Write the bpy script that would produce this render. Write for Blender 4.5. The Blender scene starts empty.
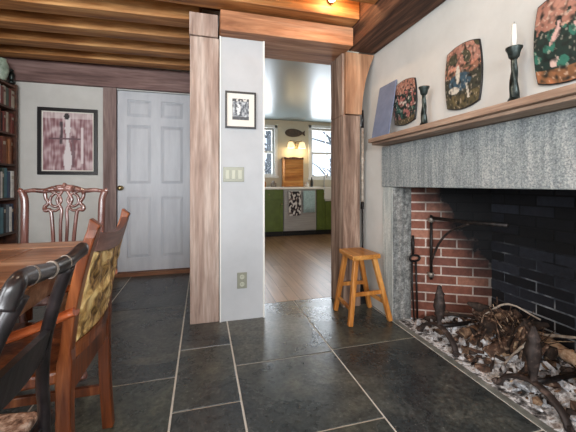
import bpy, bmesh, math, random
from mathutils import Vector, Matrix, noise
random.seed(7)
C = bpy.context.scene.collection
PI = math.pi

# ------------------------------------------------------------------ materials
def lin(c, a=1.0):
    o = []
    for v in c:
        v = v / 255.0
        o.append(v / 12.92 if v <= 0.04045 else ((v + 0.055) / 1.055) ** 2.4)
    return (o[0], o[1], o[2], a)

def new_mat(name):
    m = bpy.data.materials.new(name); m.use_nodes = True
    nt = m.node_tree
    return m, nt, nt.nodes['Principled BSDF']

def plain(name, col, rough=0.5, metal=0.0, emit=None, estr=0.0, spec=0.5):
    m, nt, b = new_mat(name)
    b.inputs['Base Color'].default_value = lin(col)
    b.inputs['Roughness'].default_value = rough
    b.inputs['Metallic'].default_value = metal
    b.inputs['Specular IOR Level'].default_value = spec
    if emit:
        b.inputs['Emission Color'].default_value = lin(emit)
        b.inputs['Emission Strength'].default_value = estr
    return m

def coords(nt, scale=(1, 1, 1), rot=(0, 0, 0)):
    tc = nt.nodes.new('ShaderNodeTexCoord'); mp = nt.nodes.new('ShaderNodeMapping')
    mp.inputs['Scale'].default_value = scale; mp.inputs['Rotation'].default_value = rot
    nt.links.new(tc.outputs['Object'], mp.inputs['Vector'])
    return mp.outputs['Vector']

def noise_n(nt, vec, scale, detail=4, rough=0.55, dist=0.0):
    n = nt.nodes.new('ShaderNodeTexNoise')
    n.inputs['Scale'].default_value = scale; n.inputs['Detail'].default_value = detail
    n.inputs['Roughness'].default_value = rough; n.inputs['Distortion'].default_value = dist
    nt.links.new(vec, n.inputs['Vector'])
    return n.outputs['Fac']

def ramp(nt, fac, stops):
    r = nt.nodes.new('ShaderNodeValToRGB')
    e = r.color_ramp.elements
    while len(e) < len(stops): e.new(0.5)
    for k, (p, c) in enumerate(stops):
        e[k].position = p; e[k].color = lin(c)
    nt.links.new(fac, r.inputs['Fac'])
    return r.outputs['Color']

def mix(nt, fac, a, b, mode='MIX'):
    m = nt.nodes.new('ShaderNodeMix'); m.data_type = 'RGBA'; m.blend_type = mode
    if isinstance(fac, (int, float)): m.inputs[0].default_value = fac
    else: nt.links.new(fac, m.inputs[0])
    for s, v in ((6, a), (7, b)):
        if isinstance(v, tuple): m.inputs[s].default_value = v
        else: nt.links.new(v, m.inputs[s])
    return m.outputs[2]

def bump(nt, b, h, strength=0.3, dist=0.01):
    n = nt.nodes.new('ShaderNodeBump'); n.inputs['Strength'].default_value = strength
    n.inputs['Distance'].default_value = dist
    nt.links.new(h, n.inputs['Height']); nt.links.new(n.outputs['Normal'], b.inputs['Normal'])

def wood(name, dark, mid, light, axis='x', rough=0.5, fine=1.0, bumps=0.25, spec=0.4):
    m, nt, b = new_mat(name)
    s = {'x': (1.2, 14, 14), 'y': (14, 1.2, 14), 'z': (14, 14, 1.2)}[axis]
    s = tuple(v * fine for v in s)
    v = coords(nt, s)
    f1 = noise_n(nt, v, 1.0, 6, 0.6, 0.6)
    v2 = coords(nt, tuple(q * 4 for q in s))
    f2 = noise_n(nt, v2, 1.0, 3, 0.6, 0.2)
    c1 = ramp(nt, f1, [(0.3, dark), (0.5, mid), (0.68, light)])
    c2 = ramp(nt, f2, [(0.3, (150, 140, 135)), (0.7, (255, 255, 255))])
    nt.links.new(mix(nt, 0.55, c1, c2, 'MULTIPLY'), b.inputs['Base Color'])
    b.inputs['Roughness'].default_value = rough
    b.inputs['Specular IOR Level'].default_value = spec
    bump(nt, b, f2, bumps, 0.004)
    return m

def mottled(name, stops, scale=8, rough=0.6, stretch=(1, 1, 1), bumps=0.2, detail=6, metal=0.0, dist=0.006, spec=0.5, distort=0.0):
    m, nt, b = new_mat(name)
    f = noise_n(nt, coords(nt, stretch), scale, detail, 0.65, distort)
    nt.links.new(ramp(nt, f, stops), b.inputs['Base Color'])
    b.inputs['Roughness'].default_value = rough; b.inputs['Metallic'].default_value = metal
    b.inputs['Specular IOR Level'].default_value = spec
    if bumps: bump(nt, b, f, bumps, dist)
    return m

M = {}
M['plaster'] = mottled('plaster', [(0.3, (196, 196, 192)), (0.7, (212, 212, 208))], 3, 0.85, bumps=0.15)
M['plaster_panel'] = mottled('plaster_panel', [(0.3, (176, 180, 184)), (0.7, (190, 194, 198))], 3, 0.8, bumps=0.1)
M['door_paint'] = mottled('door_paint', [(0.3, (184, 188, 196)), (0.7, (204, 208, 214))], 2, 0.45, (6, 6, 1), 0.05)
M['kitchen_wall'] = mottled('kitchen_wall', [(0.3, (196, 186, 164)), (0.7, (206, 197, 176))], 3, 0.8, bumps=0.05)
M['kitchen_ceiling'] = plain('kitchen_ceiling', (130, 144, 148), 0.32)
M['white_trim'] = plain('white_trim', (226, 226, 222), 0.5)
M['joist'] = wood('joist_wood', (112, 66, 32), (188, 128, 72), (230, 178, 118), 'x', 0.55, 0.8, 0.3)
M['board'] = wood('ceiling_board_wood', (92, 58, 34), (142, 94, 54), (172, 120, 74), 'y', 0.6, 0.6)
M['header'] = wood('header_wood', (136, 86, 56), (192, 136, 98), (224, 176, 138), 'x', 0.6, 0.8)
M['plate'] = wood('plate_beam_wood', (40, 26, 20), (84, 56, 42), (140, 100, 76), 'y', 0.75, 1.3, 0.9)
M['mauve'] = wood('weathered_wood', (146, 120, 108), (182, 160, 148), (206, 190, 180), 'z', 0.65, 0.9, 0.3)
M['mauve_x'] = wood('weathered_wood_beam', (104, 80, 76), (138, 110, 106), (160, 134, 128), 'x', 0.7, 0.9, 0.3)
M['mauve_dark'] = wood('weathered_stud_wood', (112, 92, 88), (146, 124, 120), (170, 150, 144), 'z', 0.7, 0.9, 0.3)
M['barnpost'] = wood('rough_post_wood', (88, 66, 54), (146, 120, 104), (192, 168, 150), 'z', 0.75, 1.2, 0.9)
M['gunstock'] = wood('flared_post_wood', (136, 94, 66), (184, 138, 104), (210, 168, 134), 'z', 0.65, 0.6, 0.4)
M['oakfloor'] = None
M['shelfwood'] = wood('mantel_wood', (132, 104, 86), (176, 148, 128), (208, 186, 166), 'y', 0.6, 1.0)
M['bookcase'] = wood('bookcase_wood', (46, 26, 18), (78, 46, 32), (104, 66, 48), 'y', 0.5, 1)
M['threshold'] = wood('threshold_wood', (96, 60, 40), (136, 92, 64), (160, 114, 84), 'x', 0.6, 1)
M['stool'] = wood('stool_wood', (150, 88, 34), (204, 134, 62), (232, 172, 98), 'z', 0.4, 0.9)
M['stool_top'] = wood('stool_seat_wood', (160, 96, 40), (206, 140, 68), (232, 176, 104), 'y', 0.35, 0.9)
M['table'] = wood('table_wood', (84, 52, 34), (148, 104, 74), (204, 164, 132), 'x', 0.3, 0.8, 0.4)
M['mahogany'] = wood('mahogany', (74, 42, 36), (120, 78, 70), (168, 128, 122), 'z', 0.14, 1, 0.15, 0.9)
M['chairwood'] = wood('chair_wood', (58, 26, 12), (120, 62, 30), (176, 106, 60), 'z', 0.28, 1.3, 0.2)
M['armwood'] = wood('polished_arm_wood', (120, 52, 26), (176, 92, 52), (214, 138, 92), 'x', 0.25, 1)
M['chairdark'] = wood('chair_rail_wood', (84, 56, 50), (120, 86, 78), (150, 116, 106), 'y', 0.35, 1)
M['carving'] = mottled('gilded_carving', [(0.36, (70, 46, 20)), (0.5, (172, 136, 80)), (0.62, (226, 198, 138))], 16, 0.45, (1, 1, 0.5), 0.9, 4, dist=0.02, distort=1.6)
M['blackpaint'] = mottled('worn_black_paint', [(0.35, (16, 14, 16)), (0.62, (38, 32, 34)), (0.78, (96, 78, 66))], 22, 0.28, bumps=0.15, spec=0.6)
M['bandgold'] = mottled('worn_gilt_band', [(0.3, (74, 64, 58)), (0.7, (158, 146, 132))], 40, 0.35)
M['rush'] = mottled('woven_rush', [(0.35, (84, 58, 46)), (0.5, (168, 136, 116)), (0.66, (220, 198, 180))], 60, 0.75, bumps=0.8, detail=3)
M['iron'] = mottled('black_iron', [(0.4, (22, 20, 21)), (0.65, (52, 46, 44))], 30, 0.5, metal=0.5)
M['rustiron'] = mottled('rusty_iron', [(0.35, (26, 22, 22)), (0.55, (58, 48, 44)), (0.72, (120, 102, 94))], 18, 0.65, bumps=0.4, metal=0.3)
M['paleiron'] = mottled('worn_bar_metal', [(0.35, (110, 100, 92)), (0.7, (190, 182, 172))], 30, 0.4, metal=0.4)
M['pewter'] = mottled('dark_pewter', [(0.35, (26, 34, 34)), (0.7, (78, 88, 86))], 16, 0.3, metal=0.7)
M['wax'] = plain('candle_wax', (240, 238, 230), 0.4)
M['steel'] = mottled('brushed_steel', [(0.3, (150, 144, 140)), (0.7, (182, 177, 172))], 3, 0.4, (1, 1, 30), 0.02, metal=0.2)
M['green'] = mottled('green_cabinet_paint', [(0.3, (80, 94, 30)), (0.7, (98, 114, 42))], 6, 0.45, bumps=0.03)
M['toekick'] = plain('dark_toe_kick', (24, 20, 18), 0.7)
M['black'] = plain('black_frame', (22, 21, 24), 0.35)
M['mat'] = plain('picture_mat', (226, 222, 214), 0.8)
M['plate_metal'] = plain('switch_plate_metal', (138, 140, 126), 0.4, 0.15)
M['ivory'] = plain('ivory_switch', (178, 181, 164), 0.4)
M['brass'] = plain('brass', (170, 150, 110), 0.2, 0.9)
M['slab'] = mottled('blue_grey_board', [(0.3, (104, 116, 142)), (0.7, (124, 137, 164))], 12, 0.6, bumps=0.05)
M['slab_edge'] = plain('board_edge', (70, 60, 62), 0.6)
M['glass'] = None
M['greenstone'] = mottled('pale_green_glaze', [(0.35, (110, 128, 112)), (0.65, (186, 204, 186))], 14, 0.35)
M['shade'] = plain('lamp_shade_glass', (250, 232, 196), 0.5, emit=(255, 226, 170), estr=.9)
M['bulb'] = plain('ceiling_bulb', (255, 240, 210), 0.5, emit=(255, 226, 180), estr=30.0)
M['fishwood'] = mottled('dark_fish_wood', [(0.35, (46, 34, 26)), (0.65, (88, 66, 48))], 20, 0.5)
M['boxwood'] = wood('orange_pine', (170, 96, 34), (214, 138, 62), (236, 170, 92), 'x', 0.45, 1)
M['towel_blue'] = mottled('pale_blue_towel', [(0.35, (150, 176, 178)), (0.65, (186, 208, 208))], 30, 0.9)
M['porcelain'] = plain('porcelain', (232, 230, 224), 0.2)
M['counter'] = plain('white_counter', (244, 238, 228), 0.3)
M['snow'] = plain('snow', (228, 236, 244), 0.8)
M['bark'] = mottled('grey_bark', [(0.3, (90, 92, 96)), (0.7, (140, 146, 152))], 14, 0.9)
M['blackgrate'] = plain('bottle_dark', (34, 40, 42), 0.2)

def mat_glass():
    m = bpy.data.materials.new('window_glass'); m.use_nodes = True
    nt = m.node_tree; nt.nodes.clear()
    o = nt.nodes.new('ShaderNodeOutputMaterial'); mx = nt.nodes.new('ShaderNodeMixShader')
    t = nt.nodes.new('ShaderNodeBsdfTransparent'); g = nt.nodes.new('ShaderNodeBsdfGlossy')
    g.inputs['Roughness'].default_value = 0.02
    mx.inputs[0].default_value = 0.06
    nt.links.new(t.outputs[0], mx.inputs[1]); nt.links.new(g.outputs[0], mx.inputs[2]); nt.links.new(mx.outputs[0], o.inputs[0])
    return m
M['glass'] = mat_glass()

def mat_slate():
    m, nt, b = new_mat('slate')
    v = coords(nt)
    big = noise_n(nt, v, 2.2, 6, 0.65, 0.5)
    fine = noise_n(nt, v, 45, 5, 0.7)
    geo = nt.nodes.new('ShaderNodeNewGeometry')
    c = ramp(nt, big, [(0.34, (62, 70, 75)), (0.5, (96, 101, 98)), (0.64, (144, 144, 132))])
    isl = ramp(nt, geo.outputs['Random Per Island'], [(0.0, (190, 196, 208)), (0.5, (225, 225, 220)), (1.0, (235, 238, 222))])
    c = mix(nt, 1.0, c, isl, 'MULTIPLY')
    f = ramp(nt, fine, [(0.35, (120, 120, 120)), (0.6, (230, 230, 230)), (0.78, (255, 255, 255))])
    c = mix(nt, 0.85, c, f, 'MULTIPLY')
    vn = noise_n(nt, v, 3.1, 3, 0.55, 0.9)
    vein = ramp(nt, vn, [(0.0, (0, 0, 0)), (0.492, (0, 0, 0)), (0.499, (120, 120, 120)), (0.506, (0, 0, 0)), (1.0, (0, 0, 0))])
    c = mix(nt, 0.16, c, vein, 'ADD')
    spk = ramp(nt, noise_n(nt, v, 90, 2, 0.5), [(0.0, (0, 0, 0)), (0.70, (0, 0, 0)), (0.76, (110, 110, 105))])
    c = mix(nt, 0.7, c, spk, 'ADD')
    nt.links.new(c, b.inputs['Base Color'])
    rr = nt.nodes.new('ShaderNodeMapRange'); rr.inputs[3].default_value = 0.17; rr.inputs[4].default_value = 0.40
    nt.links.new(big, rr.inputs[0]); nt.links.new(rr.outputs[0], b.inputs['Roughness'])
    mid = noise_n(nt, v, 9, 6, 0.7)
    bump(nt, b, mid, 0.22, 0.012)
    return m
M['slate'] = mat_slate()
M['grout'] = mottled('grout', [(0.3, (206, 204, 196)), (0.7, (230, 228, 220))], 30, 0.9)

def mat_granite(name, base, dk, lt, sc=60):
    m, nt, b = new_mat(name)
    v = coords(nt)
    sp = noise_n(nt, v, sc, 4, 0.8)
    st = noise_n(nt, coords(nt, (30, 30, 2.2)), 1.0, 4, 0.7)
    c = ramp(nt, sp, [(0.34, dk), (0.5, base), (0.64, lt)])
    s = ramp(nt, st, [(0.34, (172, 180, 186)), (0.5, (220, 226, 228)), (0.62, (255, 255, 255))])
    nt.links.new(mix(nt, 0.8, c, s, 'MULTIPLY'), b.inputs['Base Color'])
    b.inputs['Roughness'].default_value = 0.75
    bump(nt, b, sp, 0.7, 0.006)
    return m
M['granite'] = mat_granite('granite', (166, 170, 170), (112, 118, 122), (206, 208, 204), 130)
M['jamb_smooth'] = mat_granite('smooth_granite', (204, 207, 202), (184, 187, 184), (216, 219, 214), 90)
M['granite_rough'] = mat_granite('rough_granite', (136, 134, 130), (84, 84, 84), (178, 176, 172), 38)

def mat_brick(name, stops, soot=None):
    m, nt, b = new_mat(name)
    geo = nt.nodes.new('ShaderNodeNewGeometry')
    c = ramp(nt, geo.outputs['Random Per Island'], stops)
    v = coords(nt)
    n = noise_n(nt, v, 28, 4, 0.7)
    c = mix(nt, 0.6, c, ramp(nt, n, [(0.3, (150, 140, 140)), (0.7, (255, 255, 255))]), 'MULTIPLY')
    b.inputs['Roughness'].default_value = 0.85
    nt.links.new(soot_mix(nt, c) if soot else c, b.inputs['Base Color'])
    bump(nt, b, n, 0.4, 0.005)
    return m

def soot_mix(nt, c):
    # soot stain: rises above the fire and darkens the flue side (a deposit on the brick, fixed in the object's own space)
    sep = nt.nodes.new('ShaderNodeSeparateXYZ')
    g = nt.nodes.new('ShaderNodeNewGeometry'); nt.links.new(g.outputs['Position'], sep.inputs[0])
    nx = nt.nodes.new('ShaderNodeMath'); nx.operation = 'MULTIPLY_ADD'; nx.inputs[1].default_value = 1.0; nx.inputs[2].default_value = -1.62
    nt.links.new(sep.outputs['X'], nx.inputs[0])
    nz = nt.nodes.new('ShaderNodeMath'); nz.operation = 'MULTIPLY_ADD'; nz.inputs[1].default_value = 0.55; nz.inputs[2].default_value = -0.30
    nt.links.new(sep.outputs['Z'], nz.inputs[0])
    ad = nt.nodes.new('ShaderNodeMath'); ad.operation = 'ADD'
    nt.links.new(nx.outputs[0], ad.inputs[0]); nt.links.new(nz.outputs[0], ad.inputs[1])
    nn = noise_n(nt, coords(nt), 5, 4, 0.7)
    ad2 = nt.nodes.new('ShaderNodeMath'); ad2.operation = 'MULTIPLY_ADD'; ad2.inputs[1].default_value = 0.35; ad2.inputs[2].default_value = -0.17
    nt.links.new(nn, ad2.inputs[0])
    ad3 = nt.nodes.new('ShaderNodeMath'); ad3.operation = 'ADD'
    nt.links.new(ad.outputs[0], ad3.inputs[0]); nt.links.new(ad2.outputs[0], ad3.inputs[1])
    mr = nt.nodes.new('ShaderNodeMapRange'); mr.inputs[1].default_value = 0.08; mr.inputs[2].default_value = 0.30
    nt.links.new(ad3.outputs[0], mr.inputs[0])
    return mix(nt, mr.outputs[0], c, lin((14, 14, 17)))
M['brick'] = mat_brick('red_brick', [(0.0, (112, 70, 58)), (0.4, (148, 92, 74)), (0.75, (130, 82, 70)), (1.0, (180, 126, 104))], True)
M['brick_soot'] = mat_brick('sooty_brick', [(0.0, (14, 14, 17)), (0.5, (24, 26, 33)), (1.0, (46, 50, 60))])
def mat_mortar():
    m, nt, b = new_mat('mortar')
    n = noise_n(nt, coords(nt), 40, 3)
    c = ramp(nt, n, [(0.3, (178, 160, 150)), (0.7, (220, 208, 198))])
    nt.links.new(soot_mix(nt, c), b.inputs['Base Color']); b.inputs['Roughness'].default_value = 0.9
    return m
M['mortar'] = mat_mortar()
def mat_mortar2():
    m, nt, b = new_mat('sooty_mortar')
    n = noise_n(nt, coords(nt), 3.0, 4, 0.7)
    c = ramp(nt, n, [(0.40, (22, 23, 28)), (0.52, (70, 75, 84)), (0.64, (170, 174, 178))])
    sep = nt.nodes.new('ShaderNodeSeparateXYZ'); g = nt.nodes.new('ShaderNodeNewGeometry'); nt.links.new(g.outputs['Position'], sep.inputs[0])
    mr = nt.nodes.new('ShaderNodeMapRange'); mr.inputs[1].default_value = 0.40; mr.inputs[2].default_value = 0.66
    nt.links.new(sep.outputs['Z'], mr.inputs[0])
    nt.links.new(mix(nt, mr.outputs[0], c, lin((14, 14, 16))), b.inputs['Base Color'])
    b.inputs['Roughness'].default_value = 0.9
    return m
M['mortar_soot'] = mat_mortar2()
M['soot'] = plain('soot', (10, 10, 11), 0.95, spec=0.1)
M['ash'] = mottled('ash', [(0.38, (40, 37, 36)), (0.47, (136, 134, 134)), (0.53, (238, 240, 243)), (0.64, (132, 122, 114))], 17, 0.95, bumps=0.9, detail=6, dist=0.02)
M['hearthstone'] = mottled('hearthstone', [(0.32, (86, 88, 84)), (0.55, (124, 126, 120)), (0.75, (168, 168, 162))], 9, 0.6, bumps=0.25)
M['char'] = mottled('charred_wood', [(0.35, (20, 16, 14)), (0.6, (62, 48, 40)), (0.8, (150, 130, 114))], 26, 0.85, bumps=0.8, dist=0.01)
M['firewood'] = mottled('firewood', [(0.36, (44, 32, 26)), (0.52, (118, 90, 68)), (0.7, (226, 200, 166))], 20, 0.8, (1, 0.4, 1), 0.6, dist=0.01)
M['paletwig'] = mottled('pale_twig', [(0.3, (130, 112, 96)), (0.7, (214, 204, 190))], 30, 0.7)
M['palesplint'] = mottled('torn_pale_wood', [(0.35, (170, 120, 84)), (0.6, (238, 214, 184))], 24, 0.8)
M['paleash'] = mottled('pale_cinder', [(0.35, (120, 120, 122)), (0.6, (232, 234, 238))], 30, 0.9)
M['barkwood'] = mottled('brown_bark', [(0.36, (32, 24, 20)), (0.52, (86, 62, 48)), (0.66, (178, 152, 130))], 24, 0.85, bumps=0.8, dist=0.01)

def mat_oak():
    m, nt, b = new_mat('oak_boards')
    v = coords(nt, (1, 1, 1), (0, 0, PI / 2))
    br = nt.nodes.new('ShaderNodeTexBrick')
    br.inputs['Scale'].default_value = 1.0; br.inputs['Brick Width'].default_value = 1.6; br.inputs['Row Height'].default_value = 0.11
    br.inputs['Mortar Size'].default_value = 0.002
    br.inputs['Color1'].default_value = lin((182, 144, 112)); br.inputs['Color2'].default_value = lin((156, 118, 88)); br.inputs['Mortar'].default_value = lin((70, 40, 24))
    nt.links.new(v, br.inputs['Vector'])
    n = noise_n(nt, coords(nt, (20, 1.5, 1)), 1.5, 5)
    nt.links.new(mix(nt, 0.5, br.outputs['Color'], ramp(nt, n, [(0.3, (160, 150, 140)), (0.7, (255, 255, 255))]), 'MULTIPLY'), b.inputs['Base Color'])
    b.inputs['Roughness'].default_value = 0.35
    return m
M['oakfloor'] = mat_oak()

def mat_vcol(name, rough=0.5):
    m, nt, b = new_mat(name)
    a = nt.nodes.new('ShaderNodeAttribute'); a.attribute_name = 'paint'
    nt.links.new(a.outputs['Color'], b.inputs['Base Color']); b.inputs['Roughness'].default_value = rough
    return m
M['print'] = mat_vcol('printed_art', 0.5)
M['pat_towel'] = mat_vcol('patterned_cloth', 0.9)

# ------------------------------------------------------------------ mesh helpers
def tag(o, label=None, cat=None, group=None, kind=None):
    if label: o['label'] = label
    if cat: o['category'] = cat
    if group: o['group'] = group
    if kind: o['kind'] = kind
    return o

def thing(name, label, cat, loc=(0, 0, 0), rz=0, group=None):
    o = bpy.data.objects.new(name, None); C.objects.link(o)
    o.empty_display_size = 0.05
    o.matrix_world = Matrix.Translation(loc) @ Matrix.Rotation(rz, 4, 'Z')
    o.location = loc; o.rotation_euler = (0, 0, rz)
    return tag(o, label, cat, group)

class MB:
    def __init__(s): s.bm = bmesh.new(); s.mi = 0
    def _f(s, vs, smooth=False):
        try:
            f = s.bm.faces.new(vs); f.material_index = s.mi; f.smooth = smooth
        except ValueError: pass
    def hexa(s, p):
        v = [s.bm.verts.new(q) for q in p]
        for a in ((0, 3, 2, 1), (4, 5, 6, 7), (0, 1, 5, 4), (1, 2, 6, 5), (2, 3, 7, 6), (3, 0, 4, 7)):
            s._f([v[i] for i in a])
        return s
    def box(s, x0, x1, y0, y1, z0, z1):
        return s.hexa([(x0, y0, z0), (x1, y0, z0), (x1, y1, z0), (x0, y1, z0), (x0, y0, z1), (x1, y0, z1), (x1, y1, z1), (x0, y1, z1)])
    def bar(s, a, b, w, h, side=None, w2=None, h2=None):
        """bar from a to b, w across 'side', h across the third axis"""
        a, b = Vector(a), Vector(b); d = (b - a).normalized()
        sd = Vector(side) if side else (Vector((0, 0, 1)).cross(d) if abs(d.z) < 0.95 else Vector((1, 0, 0)))
        sd = (sd - d * sd.dot(d)).normalized(); up = d.cross(sd)
        w2 = w if w2 is None else w2; h2 = h if h2 is None else h2
        P = []
        for c, ww, hh in ((a, w, h), (b, w2, h2)):
            for i, j in ((-1, -1), (1, -1), (1, 1), (-1, 1)): P.append(c + sd * i * ww / 2 + up * j * hh / 2)
        return s.hexa(P)
    def tube(s, pts, r, n=10, flat=None, side=None, cap=True, closed=False, jitter=0.0, smooth=True):
        """swept tube; r radius or list; flat=(a,b) scales across side / other axis"""
        pts = [Vector(p) for p in pts]; k = len(pts)
        rs = r if isinstance(r, (list, tuple)) else [r] * k
        fa, fb = flat or (1, 1); rings = []; prev = None
        for i, p in enumerate(pts):
            if closed: d = pts[(i + 1) % k] - pts[i - 1]
            else: d = pts[min(i + 1, k - 1)] - pts[max(i - 1, 0)]
            d.normalize()
            if side: sd = Vector(side)
            elif prev is not None: sd = prev
            else: sd = Vector((0, 0, 1)) if abs(d.z) < 0.9 else Vector((1, 0, 0))
            sd = (sd - d * sd.dot(d))
            if sd.length < 1e-4: sd = d.orthogonal()
            sd.normalize(); prev = sd; up = d.cross(sd)
            ring = []
            for q in range(n):
                t = 2 * PI * q / n; rr = rs[i] * (1 + (random.uniform(-jitter, jitter) if jitter else 0))
                ring.append(s.bm.verts.new(p + sd * math.cos(t) * rr * fa + up * math.sin(t) * rr * fb))
            rings.append(ring)
        m = k if closed else k - 1
        for i in range(m):
            A, B = rings[i], rings[(i + 1) % k]
            for q in range(n): s._f([A[q], A[(q + 1) % n], B[(q + 1) % n], B[q]], smooth)
        if cap and not closed:
            s._f(list(reversed(rings[0]))); s._f(rings[-1])
        return s
    def lathe(s, prof, c=(0, 0, 0), n=20, axis='z', sq=1.0):
        rings = []
        for r, h in prof:
            ring = []
            for q in range(n):
                t = 2 * PI * q / n; a, b = math.cos(t) * r, math.sin(t) * r * sq
                o = (a, b, h) if axis == 'z' else ((h, a, b) if axis == 'x' else (a, h, b))
                ring.append(s.bm.verts.new((c[0] + o[0], c[1] + o[1], c[2] + o[2])))
            rings.append(ring)
        for A, B in zip(rings, rings[1:]):
            for q in range(n): s._f([A[q], A[(q + 1) % n], B[(q + 1) % n], B[q]], True)
        s._f(list(reversed(rings[0]))); s._f(rings[-1])
        return s
    def prism(s, poly, f, t0, t1):
        """poly of 2-D points; f(u,v,t) -> 3-D"""
        a = [s.bm.verts.new(f(u, v, t0)) for u, v in poly]; b = [s.bm.verts.new(f(u, v, t1)) for u, v in poly]
        s._f(list(reversed(a))); s._f(b)
        for i in range(len(poly)):
            j = (i + 1) % len(poly); s._f([a[i], a[j], b[j], b[i]])
        return s
    def chunk(s, c, r, n=1):
        M4 = Matrix.Translation(c) @ Matrix.Rotation(random.uniform(0, 6), 4, Vector((random.random() - .5, random.random() - .5, random.random() - .5)).normalized()) @ Matrix.Diagonal((r[0], r[1], r[2], 1))
        res = bmesh.ops.create_icosphere(s.bm, subdivisions=n, radius=1.0, matrix=M4)
        for v in res['verts']: v.co += Vector((random.uniform(-1, 1), random.uniform(-1, 1), random.uniform(-1, 1))) * min(r) * 0.28
        for v in res['verts']:
            for f in v.link_faces: f.material_index = s.mi
        return s
    def build(s, name, mats, parent=None, bevel=0.0, subsurf=0, world=True, seg=2):
        bm = s.bm
        bmesh.ops.recalc_face_normals(bm, faces=bm.faces)
        loc = Vector((0, 0, 0))
        if parent is not None:
            if world:
                r = parent
                while r.parent: r = r.parent
                bm.transform(r.matrix_world.inverted())
        else:
            xs = [v.co for v in bm.verts]
            loc = Vector(((min(v.x for v in xs) + max(v.x for v in xs)) / 2, (min(v.y for v in xs) + max(v.y for v in xs)) / 2, min(v.z for v in xs)))
            bm.transform(Matrix.Translation(-loc))
        me = bpy.data.meshes.new(name); bm.to_mesh(me); bm.free()
        for m in (mats if isinstance(mats, (list, tuple)) else [mats]): me.materials.append(m if not isinstance(m, str) else M[m])
        o = bpy.data.objects.new(name, me); C.objects.link(o)
        if parent is not None: o.parent = parent
        else: o.matrix_world = Matrix.Translation(loc)
        if bevel:
            b = o.modifiers.new('Bevel', 'BEVEL'); b.width = bevel; b.segments = seg; b.limit_method = 'ANGLE'; b.angle_limit = math.radians(40)
        if subsurf:
            q = o.modifiers.new('Subsurf', 'SUBSURF'); q.levels = subsurf; q.render_levels = subsurf
        return o

def struct(o): o['kind'] = 'structure'; return o
def bez(pts, n=8):
    """Catmull-Rom through points"""
    P = [Vector(p) for p in pts]; P = [2 * P[0] - P[1]] + P + [2 * P[-1] - P[-2]]; out = []
    for i in range(1, len(P) - 2):
        for k in range(n):
            t = k / n; a, b, c, d = P[i - 1], P[i], P[i + 1], P[i + 2]
            out.append(0.5 * ((2 * b) + (-a + c) * t + (2 * a - 5 * b + 4 * c - d) * t * t + (-a + 3 * b - 3 * c + d) * t ** 3))
    out.append(P[-2]); return out

def art(name, f, col, nu, nv, parent, mask=None, mat='print'):
    """grid of faces coloured by col(u,v); f(u,v)->3-D"""
    me = bpy.data.meshes.new(name)
    vs = [f(i / nu, j / nv) for j in range(nv + 1) for i in range(nu + 1)]
    r = parent
    while r.parent: r = r.parent
    inv = r.matrix_world.inverted(); vs = [inv @ Vector(v) for v in vs]
    fs = [(j * (nu + 1) + i, j * (nu + 1) + i + 1, (j + 1) * (nu + 1) + i + 1, (j + 1) * (nu + 1) + i) for j in range(nv) for i in range(nu)]
    me.from_pydata([tuple(v) for v in vs], [], fs)
    ca = me.color_attributes.new('paint', 'FLOAT_COLOR', 'POINT')
    k = 0
    for j in range(nv + 1):
        for i in range(nu + 1):
            ca.data[k].color = lin(col(i / nu, j / nv)); k += 1
    me.materials.append(M[mat])
    o = bpy.data.objects.new(name, me); C.objects.link(o); o.parent = parent
    return o

def N3(x, y, z=0.0): return noise.noise(Vector((x, y, z)))
def mixc(a, b, t):
    t = max(0, min(1, t)); return tuple(a[i] * (1 - t) + b[i] * t for i in range(3))

# ------------------------------------------------------------------ dimensions (metres, camera foot at origin, +Y deep into the house)
YW, YB, XW = 2.34, 3.78, 1.38      # partition face, far wall of the dining room, chimney wall
ZC = 2.40

# ------------------------------------------------------------------ floor: flagstones, one mesh
fl = MB()
fl.mi = 1; fl.box(-2.1, 1.42, -2.3, 3.9, -0.06, -0.004); fl.mi = 0
strips = {(-2.05, -1.42): [-2.3, -1.3, -.2, .8, 1.6, 2.7, 3.78], (-1.42, -.74): [-2.3, -1.5, -.6, .3, 1.2, 2.25, 3.1, 3.78],
          (-.74, -.131): [-2.3, -1.4, -.5, .35, 1.02, 1.735, 2.75, 3.78], (-.131, .175): [-2.3, -1.2, -.3, .4, .95, 1.465, 2.0, 2.61, 3.2, 3.78],
          (.175, .757): [-2.3, -1.1, -.2, .6, 1.2, 1.755, 2.61], (.757, 1.342): [-2.3, -1.4, -.6, .2, .97, 1.775, 2.61]}
for (x0, x1), ys in strips.items():
    for a, b in zip(ys, ys[1:]):
        g = 0.0045
        fl.box(x0 + g, x1 - g, a + g, b - g, -0.03, 0.0)
struct(fl.build('floor', ['slate', 'grout'], bevel=0.002))
b = MB(); b.box(.28, 4.0, 2.61, 6.55, -0.06, 0.0); struct(b.build('floor.001', 'oakfloor'))
b = MB(); b.box(1.3465, 1.50, -.1, 2.33, -0.05, 0.001); b.box(1.50, 2.1, .5, 2.03, -0.05, 0.001)
struct(b.build('floor.002', 'hearthstone', bevel=0.002))

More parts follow.
